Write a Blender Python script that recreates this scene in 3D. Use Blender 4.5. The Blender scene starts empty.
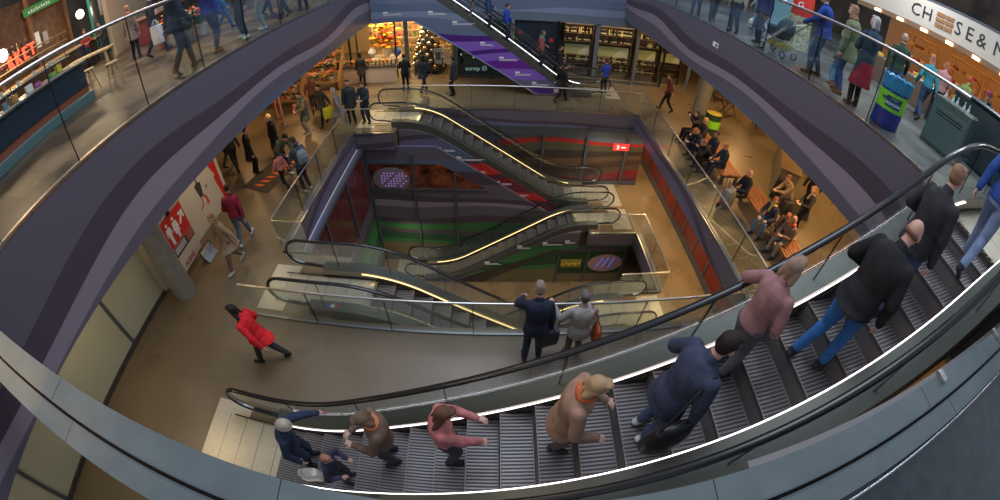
import bpy, bmesh, math, random
from mathutils import Vector, Matrix, Euler
random.seed(7)
S = bpy.context.scene
COL = S.collection
PI = math.pi
def Z(d): return 6.5 - d           # metres below the lens -> world height (mid floor is z = 0)
DECK, MID, LOW, PIT = Z(1.55), 0.0, Z(10.05), Z(13.3)

# ------------------------------------------------------------------ materials
_M = {}
def mat(name, col=(.5,.5,.5), rough=.5, metal=0., emit=None, es=1., alpha=1., trans=0., noise=0., nscale=6., bump=0., spec=.5):
    if name in _M: return _M[name]
    m = bpy.data.materials.new(name); m.use_nodes = True
    nt = m.node_tree; b = nt.nodes['Principled BSDF']
    b.inputs['Base Color'].default_value = (*col, 1); b.inputs['Roughness'].default_value = rough
    b.inputs['Metallic'].default_value = metal; b.inputs['Specular IOR Level'].default_value = spec
    b.inputs['Transmission Weight'].default_value = trans
    if emit:
        b.inputs['Emission Color'].default_value = (*emit, 1); b.inputs['Emission Strength'].default_value = es
    if noise or bump:
        tc = nt.nodes.new('ShaderNodeTexCoord'); n = nt.nodes.new('ShaderNodeTexNoise')
        n.inputs['Scale'].default_value = nscale; n.inputs['Detail'].default_value = 5
        nt.links.new(tc.outputs['Object'], n.inputs['Vector'])
        if noise:
            mx = nt.nodes.new('ShaderNodeMix'); mx.data_type = 'RGBA'
            mx.inputs['A'].default_value = (*[c*(1-noise) for c in col], 1)
            mx.inputs['B'].default_value = (*[min(1, c*(1+noise)) for c in col], 1)
            rp = nt.nodes.new('ShaderNodeMapRange'); rp.inputs['From Min'].default_value = .3; rp.inputs['From Max'].default_value = .7
            nt.links.new(n.outputs['Fac'], rp.inputs['Value']); nt.links.new(rp.outputs['Result'], mx.inputs['Factor'])
            nt.links.new(mx.outputs['Result'], b.inputs['Base Color'])
        if bump:
            bp = nt.nodes.new('ShaderNodeBump'); bp.inputs['Strength'].default_value = bump; bp.inputs['Distance'].default_value = .02
            nt.links.new(n.outputs['Fac'], bp.inputs['Height']); nt.links.new(bp.outputs['Normal'], b.inputs['Normal'])
    _M[name] = m; return m

def glass(name, tint=(.8,.9,.88), refl=.10):
    if name in _M: return _M[name]
    m = bpy.data.materials.new(name); m.use_nodes = True; nt = m.node_tree
    nt.nodes.clear(); o = nt.nodes.new('ShaderNodeOutputMaterial')
    t = nt.nodes.new('ShaderNodeBsdfTransparent'); t.inputs['Color'].default_value = (*tint, 1)
    g = nt.nodes.new('ShaderNodeBsdfGlossy'); g.inputs['Roughness'].default_value = .03; g.inputs['Color'].default_value = (.9,.95,1,1)
    f = nt.nodes.new('ShaderNodeFresnel'); f.inputs['IOR'].default_value = 1.45
    a = nt.nodes.new('ShaderNodeMath'); a.operation = 'MULTIPLY_ADD'; a.inputs[1].default_value = .38; a.inputs[2].default_value = refl*.15
    a.use_clamp = True
    mx = nt.nodes.new('ShaderNodeMixShader')
    nt.links.new(f.outputs[0], a.inputs[0]); nt.links.new(a.outputs[0], mx.inputs[0]); nt.links.new(t.outputs[0], mx.inputs[1]); nt.links.new(g.outputs[0], mx.inputs[2])
    nt.links.new(mx.outputs[0], o.inputs[0]); _M[name] = m; return m

def strata(name, axis, table=None):
    """printed cladding: wavy coloured layers whose colour depends on height, as on the whole atrium"""
    if name in _M: return _M[name]
    m = bpy.data.materials.new(name); m.use_nodes = True; nt = m.node_tree; N = nt.nodes; Lk = nt.links
    b = N['Principled BSDF']; b.inputs['Roughness'].default_value = .38
    tc = N.new('ShaderNodeTexCoord'); sp = N.new('ShaderNodeSeparateXYZ'); Lk.new(tc.outputs['Object'], sp.inputs[0])
    s = sp.outputs[axis]; z = sp.outputs[2]
    def M(op, a, b_=None, c=None):
        n = N.new('ShaderNodeMath'); n.operation = op
        for i, v in enumerate((a, b_, c)):
            if v is None: continue
            if isinstance(v, (int, float)): n.inputs[i].default_value = v
            else: Lk.new(v, n.inputs[i])
        return n.outputs[0]
    ph = M('MULTIPLY', z, 2.1)
    w1 = M('MULTIPLY', M('SINE', M('ADD', M('MULTIPLY', s, .52), ph)), .14)
    w2 = M('MULTIPLY', M('SINE', M('MULTIPLY_ADD', s, 1.15, M('MULTIPLY', z, -1.3))), .065)
    w3 = M('MULTIPLY', M('SINE', M('MULTIPLY_ADD', s, .23, 1.2)), .16)
    d = M('SUBTRACT', 6.5, M('ADD', z, M('ADD', w1, M('ADD', w2, w3))))
    fac = M('DIVIDE', d, 14.0)
    r = N.new('ShaderNodeValToRGB'); Lk.new(fac, r.inputs[0]); r.color_ramp.interpolation = 'CONSTANT'
    st = table or STRATA
    e = r.color_ramp.elements
    while len(e) > 1: e.remove(e[-1])
    e[0].position = 0; e[0].color = (*st[0][1], 1)
    for dd, c in st[1:]:
        k = e.new(dd/14.0); k.color = (*c, 1)
    Lk.new(r.outputs[0], b.inputs['Base Color']); _M[name] = m; return m
slate=(.118,.108,.138); plum=(.072,.056,.078); mauve=(.25,.21,.255); blue=(.10,.13,.195); deepv=(.075,.018,.19); viol=(.22,.11,.50); magv=(.13,.022,.27)
lav=(.125,.12,.20); red=(.34,.028,.03); crim=(.20,.02,.028); maroon=(.10,.03,.045); green=(.035,.15,.05); dgreen=(.018,.07,.035); olive=(.16,.13,.07)
STRATA = [(0,slate),(2.14,plum),(2.50,mauve),(2.78,slate),(3.15,blue),(3.72,deepv),(4.02,viol),(4.38,deepv),(4.55,viol),(4.82,magv),(5.12,viol),(5.45,lav),(5.7,deepv),(6.05,slate),(6.82,plum),(6.98,lav),(7.22,slate),
          (7.55,blue),(7.95,plum),(8.12,red),(8.45,maroon),(8.75,crim),(9.0,maroon),(9.2,red),(9.55,plum),(9.8,mauve),(10.0,slate),(10.6,plum),(10.8,green),(11.5,dgreen),(12.2,green),(12.6,slate)]

def floor_mat(name, col, tile=(1.2,.6), line=.5, rough=.35, noise=.18, linecol=None):
    if name in _M: return _M[name]
    m = mat(name, col, rough); nt = m.node_tree; N = nt.nodes; Lk = nt.links; b = N['Principled BSDF']
    tc = N.new('ShaderNodeTexCoord'); br = N.new('ShaderNodeTexBrick'); Lk.new(tc.outputs['Object'], br.inputs['Vector'])
    br.inputs['Scale'].default_value = 1; br.inputs['Brick Width'].default_value = tile[0]; br.inputs['Row Height'].default_value = tile[1]
    br.inputs['Mortar Size'].default_value = .008; br.inputs['Mortar Smooth'].default_value = .1
    br.inputs['Color1'].default_value = (*[c*(1-noise*.5) for c in col], 1); br.inputs['Color2'].default_value = (*[c*(1+noise*.5) for c in col], 1)
    br.inputs['Mortar'].default_value = (*[c*line for c in col], 1)
    n = N.new('ShaderNodeTexNoise'); n.inputs['Scale'].default_value = .9; n.inputs['Detail'].default_value = 7; Lk.new(tc.outputs['Object'], n.inputs['Vector'])
    mr = N.new('ShaderNodeMapRange'); mr.inputs['From Min'].default_value = .3; mr.inputs['From Max'].default_value = .7; mr.inputs['To Min'].default_value = 1-noise*1.4; mr.inputs['To Max'].default_value = 1+noise
    Lk.new(n.outputs['Fac'], mr.inputs['Value'])
    mx = N.new('ShaderNodeMix'); mx.data_type = 'RGBA'; mx.blend_type = 'MULTIPLY'; mx.inputs['Factor'].default_value = 1
    Lk.new(br.outputs['Color'], mx.inputs['A']); Lk.new(mr.outputs['Result'], mx.inputs['B']); Lk.new(mx.outputs['Result'], b.inputs['Base Color'])
    m2 = N.new('ShaderNodeMapRange'); m2.inputs['From Min'].default_value = .3; m2.inputs['From Max'].default_value = .7; m2.inputs['To Min'].default_value = rough*.7; m2.inputs['To Max'].default_value = rough*1.4
    Lk.new(n.outputs['Fac'], m2.inputs['Value']); Lk.new(m2.outputs['Result'], b.inputs['Roughness'])
    return m

# ------------------------------------------------------------------ mesh builder
class MB:
    def __init__(s): s.v = []; s.f = []; s.mi = []; s.ms = []
    def _m(s, m):
        if m is None: return -1
        if m not in s.ms: s.ms.append(m)
        return s.ms.index(m)
    def add(s, vs, fs, m=None, M=None):
        o = len(s.v); k = s._m(m)
        for p in vs:
            p = Vector(p); s.v.append(tuple(M @ p if M else p))
        for f in fs: s.f.append([i+o for i in f]); s.mi.append(k)
        return s
    def box(s, x0, x1, y0, y1, z0, z1, m=None, M=None):
        return s.add([(x0,y0,z0),(x1,y0,z0),(x1,y1,z0),(x0,y1,z0),(x0,y0,z1),(x1,y0,z1),(x1,y1,z1),(x0,y1,z1)],
                     [(3,2,1,0),(4,5,6,7),(0,1,5,4),(1,2,6,5),(2,3,7,6),(3,0,4,7)], m, M)
    def rbox(s, x0, x1, y0, y1, z0, z1, r=.02, m=None, M=None, seg=3):
        """box with rounded vertical edges and chamfered top and bottom"""
        r = min(r, (x1-x0)/2.01, (y1-y0)/2.01); c = min(r*.5, (z1-z0)/2.1)
        rings = []
        for zz, ins in ((z0, c), (z0+c, 0), (z1-c, 0), (z1, c)):
            ring = []
            for (cx, cy, a0) in ((x1-r,y1-r,0),(x0+r,y1-r,90),(x0+r,y0+r,180),(x1-r,y0+r,270)):
                for k in range(seg+1):
                    a = math.radians(a0+90*k/seg); rr = max(r-ins, .0005)
                    ring.append((cx+rr*math.cos(a), cy+rr*math.sin(a), zz))
            rings.append(ring)
        return s.loft(rings, m, M)
    def loft(s, rings, m=None, M=None, cap=True, closed=False):
        n = len(rings[0]); vs = [p for r in rings for p in r]; fs = []
        K = len(rings)
        for i in range(K if closed else K-1):
            a = i*n; b = ((i+1) % K)*n
            for j in range(n): fs.append((a+j, a+(j+1)%n, b+(j+1)%n, b+j))
        if cap and not closed: fs.append(tuple(range(n))[::-1]); fs.append(tuple((K-1)*n+j for j in range(n)))
        return s.add(vs, fs, m, M)
    def prism(s, poly, t0, t1, axis='y', m=None, M=None):
        """poly in the plane across axis: axis y -> (x,z), axis x -> (y,z), axis z -> (x,y)"""
        def P(p, t): return (p[0],t,p[1]) if axis=='y' else ((t,p[0],p[1]) if axis=='x' else (p[0],p[1],t))
        n = len(poly); vs = [P(p,t0) for p in poly]+[P(p,t1) for p in poly]
        return s.add(vs, [tuple(range(n)), tuple(range(n,2*n))[::-1]]+[(i,(i+1)%n,(i+1)%n+n,i+n)[::-1] for i in range(n)], m, M)
    def tube(s, pts, r, seg=10, m=None, M=None, ry=None, closed=False):
        """round (or oval: r across, ry vertical) section swept along a path"""
        pts = [Vector(p) for p in pts]; ring = []; K = len(pts)
        up = Vector((0,0,1)); prev = None
        for i, p in enumerate(pts):
            if closed: t = (pts[(i+1)%K]-pts[i-1])
            else: t = (pts[min(i+1,K-1)]-pts[max(i-1,0)])
            t.normalize()
            if prev is None:
                a = up if abs(t.z) < .9 else Vector((0,1,0))
                u = t.cross(a).normalized()
            else:
                u = (prev - t*prev.dot(t)).normalized()
            prev = u; w = u.cross(t).normalized()
            rr = r[i] if isinstance(r, (list, tuple)) else r; r2 = rr if ry is None else ry
            ring.append([tuple(p+u*rr*math.cos(2*PI*k/seg)+w*r2*math.sin(2*PI*k/seg)) for k in range(seg)])
        return s.loft(ring, m, M, closed=closed)
    def lathe(s, prof, seg=16, c=(0,0,0), m=None, M=None):
        rings = [[(c[0]+max(r,.0004)*math.cos(2*PI*k/seg), c[1]+max(r,.0004)*math.sin(2*PI*k/seg), c[2]+z) for k in range(seg)] for r, z in prof]
        return s.loft(rings, m, M)
    def ball(s, c, r, seg=12, rn=8, m=None, M=None):
        rx, ry, rz = (r, r, r) if isinstance(r, (int, float)) else r
        rings = []
        for i in range(rn+1):
            a = -PI/2+PI*i/rn; q = max(math.cos(a), .004)
            rings.append([(c[0]+rx*q*math.cos(2*PI*k/seg), c[1]+ry*q*math.sin(2*PI*k/seg), c[2]+rz*math.sin(a)) for k in range(seg)])
        return s.loft(rings, m, M)
    def mesh(s, name, m=None, smooth=False, ang=40):
        me = bpy.data.meshes.new(name); me.from_pydata(s.v, [], s.f)
        if m is None and s.ms: m = s.ms[0]
        ms = list(s.ms)
        if m is not None and m not in ms: ms.append(m)
        for mm in ms: me.materials.append(mm)
        if ms: me.polygons.foreach_set('material_index', [ms.index(m) if k < 0 else k for k in s.mi])
        bm = bmesh.new(); bm.from_mesh(me); bmesh.ops.recalc_face_normals(bm, faces=bm.faces)
        if smooth:
            for f in bm.faces: f.smooth = True
            ca = math.radians(ang)
            for e in bm.edges:
                if len(e.link_faces) == 2 and e.calc_face_angle(0) > ca: e.smooth = False
        bm.to_mesh(me); bm.free(); me.update(); return me
    def build(s, name, m=None, parent=None, smooth=False, ang=40, loc=None):
        o = bpy.data.objects.new(name, s.mesh(name, m, smooth, ang)); COL.objects.link(o)
        if parent: o.parent = parent
        if loc: o.location = loc
        return o
def tag(o, label=None, cat=None, group=None, kind=None):
    if label: o['label'] = label
    if cat: o['category'] = cat
    if group: o['group'] = group
    if kind: o['kind'] = kind
    return o
def thing(name, label, cat, loc=(0,0,0), rz=0, group=None):
    o = bpy.data.objects.new(name, None); COL.objects.link(o); o.location = loc; o.rotation_euler = (0,0,rz); o.empty_display_size = .1
    return tag(o, label, cat, group)
def struct(name, mb, m=None, smooth=False):
    o = mb.build(name, m, None, smooth); o['kind'] = 'structure'; return o
def copy_tree(o, parent=None):
    c = o.copy(); COL.objects.link(c); c.parent = parent
    for ch in list(o.children): copy_tree(ch, c)
    return c
FONT = None
def text_mesh(txt, size, m, name, parent=None, M=None, extrude=.004, bold=0.0, align='CENTER', sx=1.0):
    cu = bpy.data.curves.new(name, 'FONT'); cu.body = txt; cu.size = size; cu.extrude = extrude; cu.align_x = align; cu.align_y = 'CENTER'; cu.offset = bold; cu.resolution_u = 2
    t = bpy.data.objects.new('tmp', cu); COL.objects.link(t)
    dg = bpy.context.evaluated_depsgraph_get(); me = bpy.data.meshes.new_from_object(t.evaluated_get(dg)); bpy.data.objects.remove(t)
    me.transform((M or Matrix()) @ Matrix.Diagonal((sx,1,1,1))); me.materials.clear(); me.materials.append(m); me.name = name
    o = bpy.data.objects.new(name, me); COL.objects.link(o); o.parent = parent
    return o
B = MB

STR_TOP = [(0,(.15,.20,.29)),(2.2,(.12,.16,.25)),(2.7,(.20,.25,.36)),(3.05,(.13,.17,.26))]+STRATA[5:]
STR_FAR = [(0,slate),(6.82,plum),(6.98,lav),(7.22,blue),(7.55,plum),(7.72,(.50,.03,.03)),(8.2,maroon),(8.4,crim),(8.75,(.14,.03,.05)),(9.1,(.50,.03,.03)),(9.5,maroon),(9.8,crim),(10.2,slate)]
STR_WALL = STRATA[:18]+[(7.95,plum),(8.6,slate),(9.25,slate),(9.5,plum),(9.75,mauve),(10.0,slate),(10.45,plum),(10.72,green),(11.12,plum),(11.4,dgreen),(11.9,green),(12.15,olive)]
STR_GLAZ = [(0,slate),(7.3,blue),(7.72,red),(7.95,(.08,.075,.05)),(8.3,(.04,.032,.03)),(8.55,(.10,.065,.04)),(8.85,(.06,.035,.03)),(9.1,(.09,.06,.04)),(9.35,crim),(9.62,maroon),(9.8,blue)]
EXPOSURE = 0.0
M_DECK = floor_mat('deck_stone', (.10,.10,.095), (1.2,.6), .45, .42, .35)
M_MIDF = floor_mat('mid_stone', (.165,.125,.076), (3.2,3.2), .82, .33, .07)
M_LOWF = floor_mat('low_stone', (.235,.15,.07), (2.4,2.4), .85, .3, .12)
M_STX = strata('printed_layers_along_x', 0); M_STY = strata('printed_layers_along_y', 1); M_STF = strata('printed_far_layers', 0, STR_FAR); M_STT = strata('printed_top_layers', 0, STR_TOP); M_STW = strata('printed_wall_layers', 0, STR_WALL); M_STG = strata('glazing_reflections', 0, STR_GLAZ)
M_CEIL = mat('painted_ceiling', (.32,.30,.27), .8)
M_DKW = mat('dark_wall', (.05,.045,.045), .5, noise=.3)
M_GREYW = mat('grey_wall', (.20,.20,.20), .6)
M_STEEL = mat('brushed_steel', (.62,.60,.57), .28, 1., noise=.08, nscale=30)
M_STEELD = mat('grey_steel', (.28,.29,.30), .35, .9)
M_BLACK = mat('black_rubber', (.012,.012,.013), .25)
M_FRAME = mat('grey_frame', (.11,.13,.15), .4, .5)
M_GL = glass('clear_glass', (.95,.97,.96))
M_GLG = glass('green_glass', (.94,.97,.955))
M_PANEL = mat('frosted_panel', (.44,.45,.33), .35, noise=.06, nscale=.5)
M_BEAM = mat('painted_ledge', (.105,.135,.142), .42, .2, noise=.12, nscale=5)
M_WHITE = mat('white_print', (.8,.8,.82), .5)
M_WARMWALL = mat('warm_shop_wall', (.45,.33,.19), .6)

XL, XR = -5.2, 6.22            # edges of the opening
# ---- market level (deck) slabs
zt, zb = DECK, Z(3.15)
def slab(name, x0, x1, y0, y1, z0, z1, top, side=None):
    b = B(); b.box(x0, x1, y0, y1, z0+.002, z1, top); return struct(name, b)
slab('floor_market_left', -30, XL-.06, -10, 30, zb+.1, zt, floor_mat('deck_stone_warm', (.105,.075,.045), (1.2,.6), .35, .42, .55))
slab('floor_market_right', XR+.06, 30, -10, 30, zb+.1, zt, M_DECK)
slab('floor_market_far', XL-.06, XR+.06, 18.45, 30, zb+.1, zt, M_DECK)
b = B(); b.box(-14, XL-.06, -10, 24, zb, zb+.1); b.box(XR+.06, 20, -10, 24, zb, zb+.1); b.box(XL-.06, XR+.06, 18.45, 24, zb, zb+.1)
struct('ceiling_middle', b, M_CEIL)
def fascia(name, p0, p1, z0, z1, m, t=.06, lip=True):
    """facing panels on the slab edge from p0 to p1 (x,y)"""
    b = B(); x0, y0 = p0; x1, y1 = p1
    b.box(min(x0,x1)-(t if x0==x1 and x0<0 else 0), max(x0,x1)+(t if x0==x1 and x0>=0 else 0), min(y0,y1), max(y0,y1)+(t if y0==y1 else 0), z0, z1, m)
    if lip:
        if x0 == x1:
            s = 1 if x0 > 0 else -1
            b.box(min(x0, x0+s*t)-.008, max(x0, x0+s*t)+.008, min(y0,y1), max(y0,y1), z1, z1+.035, M_STEEL)
        else: b.box(min(x0,x1), max(x0,x1), y0-.01, y0+t+.01, z1, z1+.035, M_STEEL)
    return struct(name, b)
fascia('trim_1', (XL,-10), (XL,18.4), zb, zt, M_STY)
fascia('trim_2', (XR,2.35), (XR,18.4), zb, zt, M_STY)
fascia('trim_3', (XL,18.39), (XR,18.39), zb, zt, M_STT)
# thin seams between the facing panels
# ---- near ledge under the lens: a steel channel for the glass at the photographer's side
zbm = DECK
b = B(); b.box(-12, 12, .045, .205, zbm-.30, zbm); b.box(-12, 12, -.125, .008, zbm-.22, zbm-.01)
b.box(-12, 12, .008, .045, zbm-.22, zbm-.05, mat('channel_gasket', (.02,.018,.016), .7, noise=.8, nscale=60))
b.box(-12, 12, .036, .045, zbm-.04, zbm+.004, M_FRAME); b.box(-12, 12, .008, .016, zbm-.04, zbm-.006, M_FRAME)
for x in [-11+1.7*i for i in range(14)]:
    b.box(x, x+.004, .046, .204, zbm, zbm+.0012, M_BLACK); b.box(x+.3, x+.304, -.124, .006, zbm-.01, zbm-.0088, M_BLACK)
struct('trim_4', b, M_BEAM)
# ---- middle level floor around the opening
zf = MID; th = .7
def fl(name, rects, z, th, m):
    b = B()
    for x0, x1, y0, y1 in rects: b.box(x0, x1, y0, y1, z-th, z)
    return struct(name, b, m)
fl('floor_middle', [(-14,XL,-10,24),(XR,20,-10,24),(XL,XR,-10,4.34),(XL,XR,14.62,24),(XL,-3.25,4.34,6.14),(XL,-3.55,12.5,14.62)], 0, th, M_MIDF)
ZL = Z(7.2)
fascia('trim_5', (XL+.07,6.2), (XL+.07,12.4), ZL, -.035, M_STY)
fascia('trim_6', (XR-.06,4.4), (XR-.06,14.56), ZL, -.035, M_STY)
fascia('trim_7', (XL,12.4), (-3.6,12.4), ZL, -.035, M_STX)
fascia('trim_8', (-3.5,14.56), (XR,14.56), ZL, -.035, M_STX)
# ---- lower level floor
fl('floor_lower', [(5.93,12,1,20),(3.9,5.93,11.16,20),(3.9,5.93,1,7.95)], LOW, .7, M_LOWF)
fascia('trim_9', (5.93-.06,8.0), (5.93-.06,11.1), LOW-.7, LOW-.035, M_STY)
fascia('trim_10', (3.9,11.1), (5.87,11.1), LOW-.7, LOW-.035, M_STX)
fl('floor_pit', [(-6,12,-2,16)], PIT, .3, M_LOWF)
# walls below the middle floor
b = B(); b.box(-5.1, -4.98, 3, 14.6, PIT, ZL, M_STY)
struct('wall_left', b)
b = B(); k = 0
for y in (6.2, 8.3, 10.4, 12.35): b.box(-4.98, -4.90, y-.05, y+.05, LOW+.2, ZL-.05)
b.box(-4.98, -4.91, 6.2, 12.4, ZL-.14, ZL-.04); b.box(-4.98, -4.91, 6.2, 12.4, LOW+.18, LOW+.26)
struct('window_1', b, M_FRAME)
b = B(); b.box(-4.965, -4.955, 6.2, 12.4, LOW+.26, ZL-.14, mat('maroon_glass', (.10,.022,.022), .06)); struct('window_2', b)
# patterned wall under the far escalator, cut off by its slope
b = B(); b.prism([(-4.98,ZL),(-2.1,ZL),(3.9,Z(11.3)),(3.9,PIT),(-4.98,PIT)], 12.62, 12.72, 'y', M_STW)
struct('wall_back_lower', b)
# wall below the second escalator
b = B(); b.prism([(3.9,LOW-.7),(5.87,LOW-.7),(5.87,PIT),(-1.4,PIT),(-1.4,Z(13.0)),(2.6,Z(10.75))], 11.42, 11.5, 'y', M_STW)
struct('wall_pit_back', b)
# glazed wall facing the lower landing
b = B(); b.box(-6, 6.8, 14.55, 14.65, LOW-3, ZL, M_STG); struct('wall_far_lower', b)
b = B()
for x in (.3, 2.2, 4.1, 5.95): b.box(x-.05, x+.05, 14.44, 14.55, LOW+.12, ZL)
b.box(-5, 6.8, 14.46, 14.55, Z(7.62), ZL); b.box(-.5, 6.8, 14.46, 14.55, LOW, LOW+.16)
struct('window_3', b, M_FRAME)
b = B(); b.box(7.75, 7.85, 1, 20, LOW, ZL, M_STY); b.box(7.70, 7.75, 1, 20, LOW, LOW+.32, M_FRAME)
b.box(7.715, 7.75, 1, 20, LOW+.32, ZL, mat('red_glass', (.16,.018,.018), .12))
for y in [1.5+1.15*i for i in range(14)]: b.box(7.68, 7.75, y-.035, y+.035, LOW+.3, ZL, M_FRAME)
struct('wall_right_lower', b)
b = B(); b.box(6.8, 7.75, 19.9, 20, LOW, ZL); struct('wall_far_lower_2', b, M_DKW)
b = B(); b.box(7.8, 7.9, -2, 16, PIT, LOW-.7); struct('wall_right_pit', b, M_DKW)

# ---- middle level walls, left
b = B(); b.box(-8.35, -8.22, -10, 4.3, 0, zb, M_PANEL)
for y in (-6.9, -4.25, -1.65+.0, .55-.0, 2.62): b.box(-8.22, -8.19, y-.045, y+.045, 0, zb, M_FRAME)
b.box(-8.22, -8.17, -10, 4.3, 0, .12, M_DKW); b.box(-8.22, -8.20, -10, 4.3, 1.9, 1.93, M_FRAME)
struct('wall_left_middle', b)
b = B(); b.box(-8.9, -8.22, 4.3, 8.3, 0, zb, mat('poster_wall', (.62,.55,.48), .5)); struct('wall_left_adverts', b)
b = B(); b.box(-14, -13.8, 8.3, 24, 0, zb); b.box(-14,-8.9,8.2,8.3,0,zb); struct('wall_left_far', b, M_DKW)
b = B(); b.lathe([(.31,0),(.31,zb)], 28, (-7.5,4.45,0)); struct('trim_11', b, mat('concrete', (.22,.22,.20), .55, noise=.12, nscale=4), True)
b = B(); b.lathe([(.36,0),(.36,zb)], 28, (9.25,14.75,0)); struct('trim_12', b, mat('concrete'), True)
b = B(); b.box(-14, 20, 23.8, 24, 0, zb); struct('wall_far_shops', b, M_WARMWALL)
b = B(); b.box(15.8, 16, -10, 24, 0, zb); struct('wall_right_middle', b, M_WARMWALL)
b = B(); b.box(-14, 20, -10.2, -10, 0, zb); struct('wall_near_middle', b, M_DKW)

b = B(); b.box(-6, 12, .9, 1.0, PIT, LOW+3); struct('wall_near_lower', b, M_DKW)
# ------------------------------------------------------------------ escalators
M_LED = mat('skirt_lamp', (1,.8,.4), .5, emit=(1,.70,.30), es=2.6)
M_LEDC = mat('skirt_lamp_cool', (1,1,1), .5, emit=(1,.92,.98), es=3.0)
M_STEP = mat('step_metal', (.21,.195,.19), .45, .45)
M_STEPG = mat('step_groove', (.035,.035,.04), .6)
M_SKIRT = mat('satin_skirt', (.34,.30,.24), .3, .85)
M_DECKING = mat('escalator_deck_metal', (.105,.11,.092), .38, .4)
M_PLATE = mat('landing_plate', (.50,.45,.33), .38, .25, noise=.06, nscale=8)
def smooth_line(x0, x1, z0, z1, r, ext0, ext1, n=14):
    """flat - slope - flat line with eased corners; x0<x1"""
    sl = (z1-z0)/(x1-x0); pts = [(x0-ext0, z0)]
    dx = r; ux = 1/math.hypot(1, sl)
    def bez(a, c, e):
        return [((1-t)**2*a[0]+2*t*(1-t)*c[0]+t*t*e[0], (1-t)**2*a[1]+2*t*(1-t)*c[1]+t*t*e[1]) for t in [i/n for i in range(n+1)]]
    pts += bez((x0-dx, z0), (x0, z0), (x0+dx*ux, z0+sl*dx*ux))
    pts += bez((x1-dx*ux, z1-sl*dx*ux), (x1, z1), (x1+dx, z1)); pts.append((x1+ext1, z1))
    return pts
def interp(line, x):
    for (a, za), (b_, zb_) in zip(line, line[1:]):
        if a <= x <= b_: return za if b_ == a else za+(zb_-za)*(x-a)/(b_-a)
    return line[0][1] if x < line[0][0] else line[-1][1]
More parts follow.
